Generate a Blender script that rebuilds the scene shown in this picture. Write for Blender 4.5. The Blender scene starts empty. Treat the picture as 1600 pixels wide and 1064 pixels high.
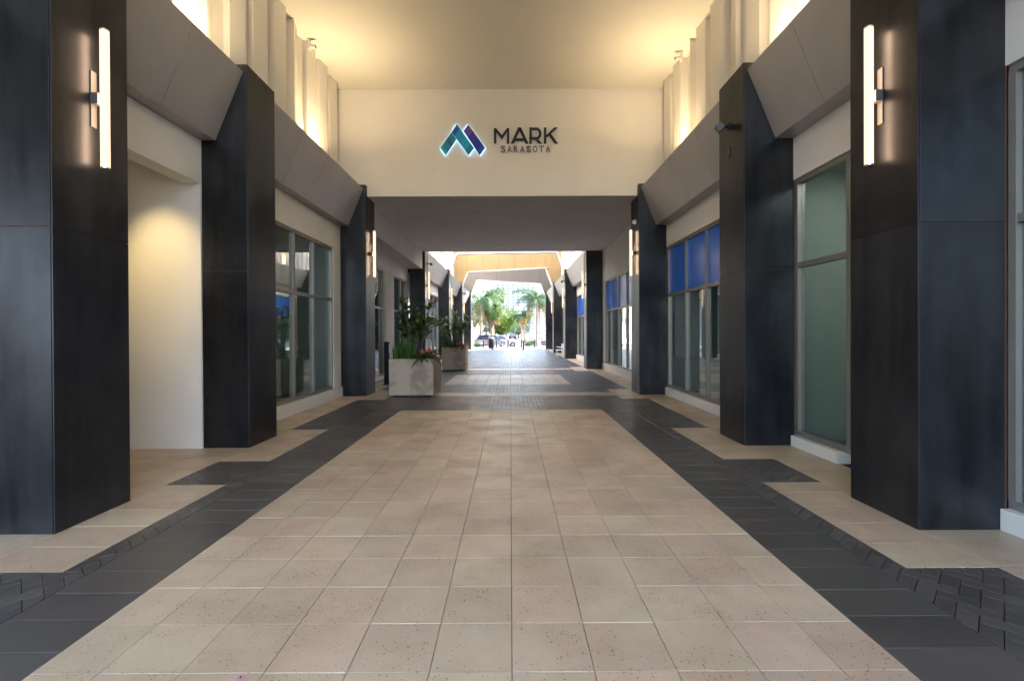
import bpy, bmesh, math, random
from mathutils import Vector, Matrix
R = math.radians
rnd = random.Random(7)
S = bpy.context.scene
COL = S.collection

# ------------------------------------------------------------------ camera
yaw, pitch, roll = .00109, -.00471, .00443
cw, sw, cp, sp, cr, sr = math.cos(yaw), math.sin(yaw), math.cos(pitch), math.sin(pitch), math.cos(roll), math.sin(roll)
x1 = Vector((cw, -sw, 0)); F_ = Vector((sw*cp, cw*cp, sp)); z2 = Vector((-sw*sp, -cw*sp, cp))
Rv = x1*cr - z2*sr; Uv = z2*cr + x1*sr
cam = bpy.data.cameras.new('camera'); camo = bpy.data.objects.new('camera', cam); COL.objects.link(camo)
m = Matrix((( Rv.x, Uv.x, -F_.x, 0), (Rv.y, Uv.y, -F_.y, 0), (Rv.z, Uv.z, -F_.z, 1.64), (0, 0, 0, 1)))
camo.matrix_world = m
cam.sensor_width = 36; cam.sensor_fit = 'HORIZONTAL'
cam.lens = 768.07/1600*36
cam.shift_x = (800-798.53)/1600; cam.shift_y = (522.54-532)/1600
cam.clip_start = .05; cam.clip_end = 4000
S.camera = camo

# ------------------------------------------------------------------ sky and sun
SUN_EL, SUN_AZ = 52, 68          # azimuth from +Y towards +X
w = bpy.data.worlds.new('World'); S.world = w; w.use_nodes = True
nt = w.node_tree; nt.nodes.clear()
sky = nt.nodes.new('ShaderNodeTexSky'); sky.sky_type = 'NISHITA'; sky.sun_disc = False
sky.sun_elevation = R(SUN_EL); sky.sun_rotation = R(SUN_AZ); sky.air_density = 1.0; sky.dust_density = 4.0; sky.ozone_density = 1.0
bg = nt.nodes.new('ShaderNodeBackground'); bg.inputs['Strength'].default_value = .15
wo = nt.nodes.new('ShaderNodeOutputWorld')
nt.links.new(sky.outputs[0], bg.inputs[0]); nt.links.new(bg.outputs[0], wo.inputs[0])
sl = bpy.data.lights.new('sun', 'SUN'); sl.energy = 2.2; sl.angle = R(.53); sl.color = (1, .95, .87)
so = bpy.data.objects.new('sun', sl); COL.objects.link(so)
d = Vector((math.sin(R(SUN_AZ))*math.cos(R(SUN_EL)), math.cos(R(SUN_AZ))*math.cos(R(SUN_EL)), math.sin(R(SUN_EL))))
so.rotation_euler = d.to_track_quat('Z', 'Y').to_euler(); so.location = (30, 20, 60)
S.view_settings.view_transform = 'Standard'; S.view_settings.look = 'None'
S.view_settings.exposure = 3.98; S.view_settings.gamma = 1.0; S.view_settings.use_curve_mapping = False
S.cycles.caustics_reflective = False; S.cycles.caustics_refractive = False; S.cycles.max_bounces = 6; S.cycles.diffuse_bounces = 4; S.cycles.glossy_bounces = 2; S.cycles.transparent_max_bounces = 10
S.cycles.sample_clamp_indirect = 4.0

# ------------------------------------------------------------------ materials
M = {}
def node(nt, t, **kw):
    n = nt.nodes.new(t)
    for k, v in kw.items(): setattr(n, k, v)
    return n
def newmat(name):
    m = bpy.data.materials.new(name); m.use_nodes = True
    nt = m.node_tree; b = nt.nodes['Principled BSDF']; M[name] = m
    return m, nt, b
def plain(name, col, rough=.6, metal=0, var=.08, scale=6, spec=.5, bump=0, bscale=80):
    m, nt, b = newmat(name)
    tc = node(nt, 'ShaderNodeTexCoord')
    nz = node(nt, 'ShaderNodeTexNoise'); nz.inputs['Scale'].default_value = scale; nz.inputs['Detail'].default_value = 5
    nt.links.new(tc.outputs['Object'], nz.inputs['Vector'])
    mr = node(nt, 'ShaderNodeMapRange'); mr.inputs[1].default_value = .3; mr.inputs[2].default_value = .7
    mr.inputs[3].default_value = 1-var; mr.inputs[4].default_value = 1+var
    nt.links.new(nz.outputs[0], mr.inputs[0])
    vm = node(nt, 'ShaderNodeVectorMath', operation='SCALE'); vm.inputs[0].default_value = col[:3]
    nt.links.new(mr.outputs[0], vm.inputs['Scale']); nt.links.new(vm.outputs[0], b.inputs['Base Color'])
    b.inputs['Roughness'].default_value = rough; b.inputs['Metallic'].default_value = metal
    b.inputs['Specular IOR Level'].default_value = spec
    if bump:
        n2 = node(nt, 'ShaderNodeTexNoise'); n2.inputs['Scale'].default_value = bscale; n2.inputs['Detail'].default_value = 3
        nt.links.new(tc.outputs['Object'], n2.inputs['Vector'])
        bp = node(nt, 'ShaderNodeBump'); bp.inputs['Strength'].default_value = bump; bp.inputs['Distance'].default_value = .01
        nt.links.new(n2.outputs[0], bp.inputs['Height']); nt.links.new(bp.outputs[0], b.inputs['Normal'])
    return m
def emit(name, col, strength):
    m, nt, b = newmat(name)
    b.inputs['Base Color'].default_value = (*col, 1); b.inputs['Emission Color'].default_value = (*col, 1)
    b.inputs['Emission Strength'].default_value = strength
    return m
def tile_mat(name, col, col2, speck, rough, var, pits=True, bump=.15):
    """stone paver: per-piece tone, mottling, dark pits"""
    m, nt, b = newmat(name); L = nt.links.new
    geo = node(nt, 'ShaderNodeNewGeometry'); oi = node(nt, 'ShaderNodeObjectInfo')
    add = node(nt, 'ShaderNodeMath', operation='ADD'); L(geo.outputs['Random Per Island'], add.inputs[0]); L(oi.outputs['Random'], add.inputs[1])
    fr = node(nt, 'ShaderNodeMath', operation='FRACT'); L(add.outputs[0], fr.inputs[0])
    pos = geo.outputs['Position']
    nz = node(nt, 'ShaderNodeTexNoise'); nz.inputs['Scale'].default_value = 2.2; nz.inputs['Detail'].default_value = 6; nz.inputs['Roughness'].default_value = .62
    L(pos, nz.inputs['Vector'])
    nb = node(nt, 'ShaderNodeTexNoise'); nb.inputs['Scale'].default_value = .45; nb.inputs['Detail'].default_value = 3; L(pos, nb.inputs['Vector'])
    mx = node(nt, 'ShaderNodeMix', data_type='RGBA'); mx.inputs[6].default_value = (*col, 1); mx.inputs[7].default_value = (*col2, 1)
    m1 = node(nt, 'ShaderNodeMapRange'); m1.inputs[1].default_value = .35; m1.inputs[2].default_value = .68; L(nz.outputs[0], m1.inputs[0])
    m1b = node(nt, 'ShaderNodeMapRange'); m1b.inputs[1].default_value = .4; m1b.inputs[2].default_value = .62; L(nb.outputs[0], m1b.inputs[0])
    av = node(nt, 'ShaderNodeMath', operation='MULTIPLY_ADD'); L(m1.outputs[0], av.inputs[0]); av.inputs[1].default_value = .55
    h2 = node(nt, 'ShaderNodeMath', operation='MULTIPLY'); L(m1b.outputs[0], h2.inputs[0]); h2.inputs[1].default_value = .45
    L(h2.outputs[0], av.inputs[2]); L(av.outputs[0], mx.inputs[0])
    mv = node(nt, 'ShaderNodeMapRange'); mv.inputs[3].default_value = 1-var; mv.inputs[4].default_value = 1+var; L(fr.outputs[0], mv.inputs[0])
    sc = node(nt, 'ShaderNodeVectorMath', operation='SCALE'); L(mx.outputs[2], sc.inputs[0]); L(mv.outputs[0], sc.inputs['Scale'])
    r2 = node(nt, 'ShaderNodeMath', operation='MULTIPLY'); L(fr.outputs[0], r2.inputs[0]); r2.inputs[1].default_value = 7.31
    r3 = node(nt, 'ShaderNodeMath', operation='FRACT'); L(r2.outputs[0], r3.inputs[0])
    hr = node(nt, 'ShaderNodeValToRGB'); L(r3.outputs[0], hr.inputs[0]); hr.color_ramp.elements[0].color = (1.0, .95, .93, 1); hr.color_ramp.elements[1].color = (.97, 1.0, .94, 1)
    hm = node(nt, 'ShaderNodeVectorMath', operation='MULTIPLY'); L(sc.outputs[0], hm.inputs[0]); L(hr.outputs[0], hm.inputs[1])
    out = hm.outputs[0]; hgt = nz.outputs[0]
    if pits:
        vo = node(nt, 'ShaderNodeTexVoronoi'); vo.inputs['Scale'].default_value = 52; L(pos, vo.inputs['Vector'])
        sep = node(nt, 'ShaderNodeSeparateColor'); L(vo.outputs['Color'], sep.inputs[0])
        # only some cells carry a pit, more in the dirtier patches
        thr = node(nt, 'ShaderNodeMapRange'); thr.inputs[1].default_value = .35; thr.inputs[2].default_value = .7; thr.inputs[3].default_value = .05; thr.inputs[4].default_value = .13
        L(nz.outputs[0], thr.inputs[0])
        size = node(nt, 'ShaderNodeMath', operation='MULTIPLY'); L(sep.outputs[0], size.inputs[0]); L(thr.outputs[0], size.inputs[1])
        sz2 = node(nt, 'ShaderNodeMath', operation='MULTIPLY'); L(size.outputs[0], sz2.inputs[0]); sz2.inputs[1].default_value = 3.0
        lt = node(nt, 'ShaderNodeMath', operation='LESS_THAN'); L(vo.outputs['Distance'], lt.inputs[0]); L(sz2.outputs[0], lt.inputs[1])
        gate = node(nt, 'ShaderNodeMath', operation='GREATER_THAN'); L(sep.outputs[1], gate.inputs[0]); gate.inputs[1].default_value = .12
        an = node(nt, 'ShaderNodeMath', operation='MULTIPLY'); L(lt.outputs[0], an.inputs[0]); L(gate.outputs[0], an.inputs[1])
        sf = node(nt, 'ShaderNodeMath', operation='MULTIPLY'); L(an.outputs[0], sf.inputs[0]); sf.inputs[1].default_value = .72
        m3 = node(nt, 'ShaderNodeMix', data_type='RGBA'); L(sf.outputs[0], m3.inputs[0]); L(out, m3.inputs[6]); m3.inputs[7].default_value = (*speck, 1)
        out = m3.outputs[2]
        hs = node(nt, 'ShaderNodeMath', operation='SUBTRACT'); L(nz.outputs[0], hs.inputs[0]); L(an.outputs[0], hs.inputs[1]); hgt = hs.outputs[0]
    L(out, b.inputs['Base Color'])
    fine = node(nt, 'ShaderNodeTexNoise'); fine.inputs['Scale'].default_value = 160; fine.inputs['Detail'].default_value = 2; L(pos, fine.inputs['Vector'])
    fm = node(nt, 'ShaderNodeMath', operation='MULTIPLY_ADD'); L(fine.outputs[0], fm.inputs[0]); fm.inputs[1].default_value = .5; L(hgt, fm.inputs[2])
    bp = node(nt, 'ShaderNodeBump'); bp.inputs['Strength'].default_value = bump; bp.inputs['Distance'].default_value = .006
    L(fm.outputs[0], bp.inputs['Height']); L(bp.outputs[0], b.inputs['Normal'])
    rr = node(nt, 'ShaderNodeMapRange'); rr.inputs[1].default_value = .3; rr.inputs[2].default_value = .7; rr.inputs[3].default_value = rough-.08; rr.inputs[4].default_value = rough+.12
    L(nz.outputs[0], rr.inputs[0]); L(rr.outputs[0], b.inputs['Roughness'])
    return m
tile_mat('tan_stone', (.665, .525, .385), (.455, .335, .23), (.05, .04, .035), .385, .085)
tile_mat('dark_stone', (.082, .073, .066), (.118, .106, .097), (.02, .02, .02), .375, .16, pits=False, bump=.25)
tile_mat('grey_stone', (.036, .037, .041), (.08, .077, .075), (.03, .03, .03), .375, .3, pits=False, bump=.2)
plain('mortar', (.055, .046, .038), .9, var=.2, scale=12)
plain('cream', (.80, .78, .74), .75, var=.025, scale=1.5, bump=.06, bscale=140)
plain('white_wall', (.76, .74, .70), .75, var=.03, scale=1.2, bump=.06, bscale=140)
plain('ceiling_paint', (.76, .735, .68), .85, var=.02, scale=.8, bump=.05, bscale=160)
plain('soffit_grey', (.80, .80, .81), .85, var=.05, scale=1.0)
plain('fin_paint', (.74, .71, .66), .7, var=.03, scale=1.0)
plain('fascia_metal', (.48, .455, .435), .4, metal=.35, var=.05, scale=2)
plain('gap_black', (.012, .012, .012), .9)
plain('copper_edge', (.16, .075, .045), .45, metal=.5, var=.2)
plain('alu_frame', (.34, .32, .29), .42, metal=.5, var=.04)
plain('dark_frame', (.03, .03, .032), .4, metal=.4)
plain('chrome', (.62, .60, .58), .3, metal=.8)
plain('room_wall', (.50, .545, .50), .9, var=.04)
plain('room_floor', (.30, .27, .22), .5, var=.1)
plain('curtain', (.46, .53, .50), .95, var=.06)
plain('plate_grey', (.10, .095, .09), .55, metal=.3)
plain('black_plastic', (.012, .012, .014), .35)
plain('white_plastic', (.75, .75, .74), .4)
plain('gold_panel', (.40, .275, .125), .45, metal=.35, var=.06, scale=1)
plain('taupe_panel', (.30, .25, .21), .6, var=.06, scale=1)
plain('trim_white', (.82, .81, .78), .5, var=.02)
plain('blue_film', (.01, .15, .80), .25, var=.03, scale=.7)
plain('soil', (.05, .035, .025), .95, var=.3, scale=30)
plain('bark', (.16, .12, .08), .9, var=.3, scale=14, bump=.5, bscale=30)
plain('palm_bark', (.38, .31, .25), .9, var=.25, scale=9, bump=.6, bscale=18)
plain('asphalt', (.06, .06, .062), .85, var=.15, scale=3)
plain('plaza', (.2, .195, .19), .8, var=.1, scale=2)
plain('kerb', (.5, .49, .46), .8, var=.1)
plain('facade_white', (.55, .54, .52), .8, var=.04)
plain('facade_tan', (.50, .44, .36), .8, var=.06)
plain('far_glass', (.15, .18, .21), .2, spec=.6)
plain('paint_white', (.78, .78, .77), .25, var=.02)
plain('paint_grey', (.16, .18, .22), .25, metal=.4, var=.02)
plain('paint_dark', (.035, .038, .045), .25, metal=.3, var=.02)
plain('tyre', (.02, .02, .02), .85)
plain('car_glass', (.02, .025, .03), .06, spec=.9)
plain('lamp_red', (.45, .02, .02), .25)
plain('sign_back', (.09, .10, .11), .5, metal=.5)
plain('cast_black', (.012, .012, .013), .4)
plain('wood_dark', (.035, .022, .016), .4)
plain('flower_orange', (.75, .20, .07), .5, var=.2, scale=20)
plain('petal_pink', (.65, .33, .42), .6)
plain('letter_black', (.012, .014, .018), .35)
plain('letter_grey', (.17, .18, .17), .45)
emit('halo_blue', (.55, .84, 1.0), .085)
emit('tube_glow', (1.0, .70, .47), .10); M['tube_glow'].node_tree.nodes['Principled BSDF'].inputs['Base Color'].default_value = (.25, .2, .15, 1)
emit('down_glow', (1.0, .78, .45), 6)
emit('room_fill', (1.0, .95, .84), .8)  # glow of the fill panels added inside the shops

def steel():
    m, nt, b = newmat('black_steel'); L = nt.links.new
    geo = node(nt, 'ShaderNodeNewGeometry'); oi = node(nt, 'ShaderNodeObjectInfo')
    def streak(scl, det):
        mp = node(nt, 'ShaderNodeMapping'); mp.inputs['Scale'].default_value = scl
        L(geo.outputs['Position'], mp.inputs[0])
        n = node(nt, 'ShaderNodeTexNoise'); n.inputs['Scale'].default_value = 1; n.inputs['Detail'].default_value = det; n.inputs['Roughness'].default_value = .6
        L(mp.outputs[0], n.inputs['Vector']); return n
    a = streak((6, 6, .5), 5); c = streak((1.3, 1.3, .8), 5)
    mu = node(nt, 'ShaderNodeMath', operation='MULTIPLY_ADD'); L(a.outputs[0], mu.inputs[0]); mu.inputs[1].default_value = .3
    hf = node(nt, 'ShaderNodeMath', operation='MULTIPLY'); L(c.outputs[0], hf.inputs[0]); hf.inputs[1].default_value = .7; L(hf.outputs[0], mu.inputs[2])
    rp = node(nt, 'ShaderNodeValToRGB'); L(mu.outputs[0], rp.inputs[0])
    rp.color_ramp.elements[0].position = .34; rp.color_ramp.elements[0].color = (.016, .017, .02, 1)
    rp.color_ramp.elements[1].position = .68; rp.color_ramp.elements[1].color = (.062, .065, .072, 1)
    mv = node(nt, 'ShaderNodeMapRange'); mv.inputs[3].default_value = .85; mv.inputs[4].default_value = 1.15; L(oi.outputs['Random'], mv.inputs[0])
    sc = node(nt, 'ShaderNodeVectorMath', operation='SCALE'); L(rp.outputs[0], sc.inputs[0]); L(mv.outputs[0], sc.inputs['Scale'])
    L(sc.outputs[0], b.inputs['Base Color']); b.inputs['Metallic'].default_value = .7
    rr = node(nt, 'ShaderNodeMapRange'); rr.inputs[1].default_value = .35; rr.inputs[2].default_value = .65; rr.inputs[3].default_value = .31; rr.inputs[4].default_value = .42
    L(a.outputs[0], rr.inputs[0]); L(rr.outputs[0], b.inputs['Roughness'])
    bp = node(nt, 'ShaderNodeBump'); bp.inputs['Strength'].default_value = .08; bp.inputs['Distance'].default_value = .01; L(c.outputs[0], bp.inputs['Height']); L(bp.outputs[0], b.inputs['Normal'])
steel()
def concrete():
    m, nt, b = newmat('planter_concrete'); L = nt.links.new
    tc = node(nt, 'ShaderNodeTexCoord')
    n = node(nt, 'ShaderNodeTexNoise'); n.inputs['Scale'].default_value = 1.7; n.inputs['Detail'].default_value = 10; n.inputs['Roughness'].default_value = .6; n.inputs['Distortion'].default_value = .25
    L(tc.outputs['Object'], n.inputs['Vector'])
    rp = node(nt, 'ShaderNodeValToRGB'); L(n.outputs[0], rp.inputs[0])
    e = rp.color_ramp.elements; e[0].position = .3; e[0].color = (.52, .435, .345, 1); e[1].position = .72; e[1].color = (.30, .225, .165, 1)
    k = e.new(.52); k.color = (.47, .39, .305, 1)
    k = e.new(.58); k.color = (.36, .28, .205, 1)
    L(rp.outputs[0], b.inputs['Base Color']); b.inputs['Roughness'].default_value = .75
    bp = node(nt, 'ShaderNodeBump'); bp.inputs['Strength'].default_value = .2; bp.inputs['Distance'].default_value = .01; L(n.outputs[0], bp.inputs['Height']); L(bp.outputs[0], b.inputs['Normal'])
concrete()
def glass(name, tint, refl=1.0, rough=0.0):
    m, nt, b = newmat(name); L = nt.links.new; nt.nodes.remove(b)
    out = nt.nodes['Material Output']
    tr = node(nt, 'ShaderNodeBsdfTransparent'); tr.inputs[0].default_value = (*tint, 1)
    gl = node(nt, 'ShaderNodeBsdfGlossy'); gl.inputs['Roughness'].default_value = rough; gl.inputs[0].default_value = (.95, 1, .97, 1)
    fr = node(nt, 'ShaderNodeFresnel'); fr.inputs[0].default_value = 1.6
    mu = node(nt, 'ShaderNodeMath', operation='MULTIPLY'); mu.use_clamp = True; mu.inputs[1].default_value = refl; L(fr.outputs[0], mu.inputs[0])
    geo = node(nt, 'ShaderNodeNewGeometry'); fb = node(nt, 'ShaderNodeMath', operation='SUBTRACT'); fb.inputs[0].default_value = 1; L(geo.outputs['Backfacing'], fb.inputs[1])
    ff = node(nt, 'ShaderNodeMath', operation='MULTIPLY'); L(mu.outputs[0], ff.inputs[0]); L(fb.outputs[0], ff.inputs[1])
    mx = node(nt, 'ShaderNodeMixShader'); L(ff.outputs[0], mx.inputs[0]); L(tr.outputs[0], mx.inputs[1]); L(gl.outputs[0], mx.inputs[2]); L(mx.outputs[0], out.inputs[0])
glass('green_glass', (.72, .785, .755), 1.9)
glass('dark_glass', (.55, .58, .57), 1.5)
def frost():
    m, nt, b = newmat('frost_film'); L = nt.links.new
    b.inputs['Base Color'].default_value = (.62, .64, .60, 1); b.inputs['Roughness'].default_value = .5
    b.inputs['Alpha'].default_value = .75
frost()
def leafmat(name, a, b2, trans=.25):
    m, nt, b = newmat(name); L = nt.links.new
    geo = node(nt, 'ShaderNodeNewGeometry')
    mx = node(nt, 'ShaderNodeMix', data_type='RGBA'); L(geo.outputs['Random Per Island'], mx.inputs[0]); mx.inputs[6].default_value = (*a, 1); mx.inputs[7].default_value = (*b2, 1)
    L(mx.outputs[2], b.inputs['Base Color']); b.inputs['Roughness'].default_value = .55; b.inputs['Specular IOR Level'].default_value = .2
    out = nt.nodes['Material Output']; tl = node(nt, 'ShaderNodeBsdfTranslucent'); L(mx.outputs[2], tl.inputs[0])
    ms = node(nt, 'ShaderNodeMixShader'); ms.inputs[0].default_value = trans; L(b.outputs[0], ms.inputs[1]); L(tl.outputs[0], ms.inputs[2]); L(ms.outputs[0], out.inputs[0])
leafmat('leaf_dark', (.06, .12, .035), (.22, .30, .08))
leafmat('leaf_blade', (.045, .12, .03), (.10, .21, .05))
leafmat('leaf_brom', (.08, .14, .05), (.26, .27, .15))
leafmat('leaf_palm', (.016, .05, .024), (.04, .085, .03), .3)
leafmat('leaf_light', (.05, .10, .01), (.10, .15, .02), .4)
leafmat('leaf_mid', (.03, .07, .018), (.06, .11, .03), .35)
leafmat('leaf_bronze', (.14, .07, .035), (.30, .15, .08), .2)
leafmat('leaf_dry', (.25, .16, .05), (.36, .25, .10), .3)

# ------------------------------------------------------------------ mesh helpers
class MB:
    def __init__(s): s.v = []; s.f = []
    def quad(s, *p):
        n = len(s.v); s.v += [tuple(q) for q in p]; s.f.append(tuple(range(n, n+len(p))))
    def box(s, x0, x1, y0, y1, z0, z1):
        n = len(s.v)
        s.v += [(x0,y0,z0),(x1,y0,z0),(x1,y1,z0),(x0,y1,z0),(x0,y0,z1),(x1,y0,z1),(x1,y1,z1),(x0,y1,z1)]
        for q in ((3,2,1,0),(4,5,6,7),(0,1,5,4),(1,2,6,5),(2,3,7,6),(3,0,4,7)): s.f.append(tuple(n+i for i in q))
        return s
    def prism(s, poly, a, b, axis='y'):
        """extrude a 2D polygon: axis y -> poly is (x,z); axis z -> (x,y); axis x -> (y,z)"""
        def P(p, t):
            return {'y': (p[0], t, p[1]), 'z': (p[0], p[1], t), 'x': (t, p[0], p[1])}[axis]
        n = len(s.v); k = len(poly)
        s.v += [P(p, a) for p in poly] + [P(p, b) for p in poly]
        s.f.append(tuple(range(n+k-1, n-1, -1))); s.f.append(tuple(range(n+k, n+2*k)))
        for i in range(k): j = (i+1) % k; s.f.append((n+i, n+j, n+k+j, n+k+i))
        return s
    def beam(s, p, q, wd, hd, up=(0,0,1)):
        p = Vector(p); q = Vector(q); t = (q-p).normalized(); a = t.cross(Vector(up))
        if a.length < 1e-4: a = Vector((1,0,0))
        a.normalize(); b = a.cross(t); n = len(s.v)
        for c in (p, q):
            for i, j in ((-1,-1),(1,-1),(1,1),(-1,1)): s.v.append(tuple(c+a*i*wd/2+b*j*hd/2))
        for qd in ((3,2,1,0),(4,5,6,7),(0,1,5,4),(1,2,6,5),(2,3,7,6),(3,0,4,7)): s.f.append(tuple(n+i for i in qd))
        return s
    def tube(s, pts, rad, seg=10, caps=True):
        pts = [Vector(p) for p in pts]; n0 = len(s.v); k = len(pts)
        rads = rad if isinstance(rad, (list, tuple)) else [rad]*k
        ref = None
        for i, p in enumerate(pts):
            t = (pts[min(i+1, k-1)]-pts[max(i-1, 0)]).normalized()
            if ref is None:
                ref = Vector((1,0,0)) if abs(t.x) < .8 else Vector((0,1,0))
            a = (ref - t*ref.dot(t)).normalized(); b = t.cross(a); ref = a
            for j in range(seg):
                th = 2*math.pi*j/seg; s.v.append(tuple(p+(a*math.cos(th)+b*math.sin(th))*rads[i]))
        for i in range(k-1):
            for j in range(seg):
                j2 = (j+1) % seg; s.f.append((n0+i*seg+j, n0+i*seg+j2, n0+(i+1)*seg+j2, n0+(i+1)*seg+j))
        if caps:
            s.f.append(tuple(n0+j for j in range(seg-1, -1, -1))); s.f.append(tuple(n0+(k-1)*seg+j for j in range(seg)))
        return s
    def lathe(s, prof, seg=14, c=(0,0,0)):
        return s.tube([(c[0], c[1], c[2]+z) for r, z in prof], [max(r, .001) for r, z in prof], seg)
    def leaf(s, base, dirv, up, L, W, bend=.3, n=3):
        dirv = Vector(dirv).normalized(); up = Vector(up); side = dirv.cross(up)
        if side.length < 1e-4: side = dirv.cross(Vector((1, .3, 0)))
        side.normalize(); nn = side.cross(dirv).normalized(); b = Vector(base); i0 = len(s.v)
        for i in range(n+1):
            t = i/n; c = b+dirv*L*t - nn*bend*L*t*t
            wv = W*.5*math.sin(math.pi*min(.97, .12+t*.85))
            s.v.append(tuple(c-side*wv)); s.v.append(tuple(c+side*wv))
        for i in range(n): s.f.append((i0+2*i, i0+2*i+1, i0+2*i+3, i0+2*i+2))
    def mesh(s, name, mat, smooth=False):
        me = bpy.data.meshes.new(name); me.from_pydata(s.v, [], s.f); me.validate(); me.update()
        bm = bmesh.new(); bm.from_mesh(me)
        if s.f and not getattr(s, 'flat', False): bmesh.ops.recalc_face_normals(bm, faces=bm.faces)
        bm.to_mesh(me); bm.free()
        me.materials.append(M[mat])
        if smooth:
            me.polygons.foreach_set('use_smooth', [True]*len(me.polygons))
            try: me.set_sharp_from_angle(angle=R(40))
            except Exception: pass
        return me
    def build(s, name, mat, parent=None, smooth=False, bevel=0):
        o = bpy.data.objects.new(name, s.mesh(name, mat, smooth)); COL.objects.link(o)
        if parent: o.parent = parent
        if bevel:
            md = o.modifiers.new('bevel', 'BEVEL'); md.width = bevel; md.segments = 2; md.limit_method = 'ANGLE'
        return o
def tag(o, label=None, cat=None, group=None, kind=None):
    if label: o['label'] = label
    if cat: o['category'] = cat
    if group: o['group'] = group
    if kind: o['kind'] = kind
    return o
def thing(name, label, cat, loc=(0,0,0), group=None, rz=0):
    o = bpy.data.objects.new(name, None); o.empty_display_size = .1; COL.objects.link(o); o.location = loc; o.rotation_euler.z = rz
    return tag(o, label, cat, group)
def box(name, mat, parent, x0, x1, y0, y1, z0, z1, bevel=0):
    return MB().box(min(x0,x1), max(x0,x1), min(y0,y1), max(y0,y1), min(z0,z1), max(z0,z1)).build(name, mat, parent, bevel=bevel)
def struct(name, mb, mat): return tag(mb.build(name, mat), kind='structure')
def copy_tree(o, parent=None):
    c = o.copy(); COL.objects.link(c); c.parent = parent
    for ch in list(o.children): copy_tree(ch, c)
    return c

# ------------------------------------------------------------------ layout constants (metres, passage runs along +Y)
XI = {-1: -3.74, 1: 3.34}        # inner face of the columns
XW = {-1: -4.40, 1: 4.05}        # shop wall plane
CY = [(4.02, 4.83), (7.03, 7.85), (12.75, 13.58), (21.6, 22.4), (30.0, 30.8), (38.2, 39.0), (46.4, 47.2)]
SIDE = {-1: 'planter side', 1: 'blue window side'}
ZT, ZCOL, ZCEIL, ZSOF = 5.36, 5.47, 8.0, 5.2

# ------------------------------------------------------------------ ground, street
g = MB(); g.box(-1500, 1500, -1500, 3000, -1.0, -.17); struct('ground', g, 'plaza')
g = MB(); g.box(-14, 14, -60, 49.0, -.165, -.02)
pav = struct('pavement', g, 'mortar')
g = MB(); g.box(-60, 60, 49.0, 54.6, -.166, -.004); struct('sidewalk', g, 'plaza')
g = MB(); g.box(-60, 60, 54.6, 54.8, -.166, .004); struct('kerb', g, 'kerb')
g = MB(); g.box(-60, 60, 54.9, 64, -.168, -.163); struct('road', g, 'asphalt')
g = MB(); g.box(-1.6, 6.5, 64, 420, -.168, -.162); struct('avenue', g, 'asphalt')
for i in range(9):
    y = 68+i*9
    tag(box('lane_marking', 'paint_white', None, 2.35, 2.5, y, y+3, -.1615, -.158), kind='structure')

# ------------------------------------------------------------------ pavers
def clip(poly, x0, x1, y0, y1):
    for ax, val, sg in ((0, x0, 1), (0, x1, -1), (1, y0, 1), (1, y1, -1)):
        out = []
        for i in range(len(poly)):
            a, b = poly[i], poly[(i+1) % len(poly)]
            da, db = (a[ax]-val)*sg, (b[ax]-val)*sg
            if da >= 0: out.append(a)
            if (da >= 0) != (db >= 0):
                t = da/(da-db); out.append((a[0]+(b[0]-a[0])*t, a[1]+(b[1]-a[1])*t))
        poly = out
        if len(poly) < 3: return []
    return poly
def area(p): return abs(sum(p[i][0]*p[(i+1)%len(p)][1]-p[(i+1)%len(p)][0]*p[i][1] for i in range(len(p))))/2
def inset(poly, dd):
    """shrink a convex ccw polygon"""
    poly = [p for i, p in enumerate(poly) if (Vector(p)-Vector(poly[i-1])).length > 1e-4]
    n = len(poly); out = []
    if n < 3: return []
    if sum(poly[i][0]*poly[(i+1)%n][1]-poly[(i+1)%n][0]*poly[i][1] for i in range(n)) < 0: poly = poly[::-1]
    for i in range(n):
        p0, p1, p2 = Vector(poly[i-1]), Vector(poly[i]), Vector(poly[(i+1) % n])
        e1 = (p1-p0); e2 = (p2-p1)
        if e1.length < 1e-5 or e2.length < 1e-5: continue
        e1.normalize(); e2.normalize()
        n1 = Vector((-e1.y, e1.x)); n2 = Vector((-e2.y, e2.x)); k = 1+n1.dot(n2)
        if k < .1: continue
        out.append(tuple(p1+(n1+n2)*dd/k))
    return out
def paver(mb, poly, joint, ch, dz=0, tilt=(0, 0)):
    a = inset(poly, joint)
    if len(a) < 3 or area(a) < 2e-5: return False
    b = inset(a, ch)
    if len(b) != len(a): b = [(p[0], p[1]) for p in a]
    cx = sum(p[0] for p in a)/len(a); cy = sum(p[1] for p in a)/len(a)
    zf = lambda p, z: z+dz+(p[0]-cx)*tilt[0]+(p[1]-cy)*tilt[1]
    n = len(mb.v); k = len(a)
    mb.v += [(p[0], p[1], -.022) for p in a] + [(p[0], p[1], zf(p, -ch)) for p in a] + [(p[0], p[1], zf(p, 0)) for p in b]
    for i in range(k):
        j = (i+1) % k
        mb.f.append((n+i, n+j, n+k+j, n+k+i)); mb.f.append((n+k+i, n+k+j, n+2*k+j, n+2*k+i))
    mb.f.append(tuple(n+2*k+i for i in range(k)))
    return True
pieces = {'tan': [], 'dark': [], 'brick': [], 'pad': []}
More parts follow.
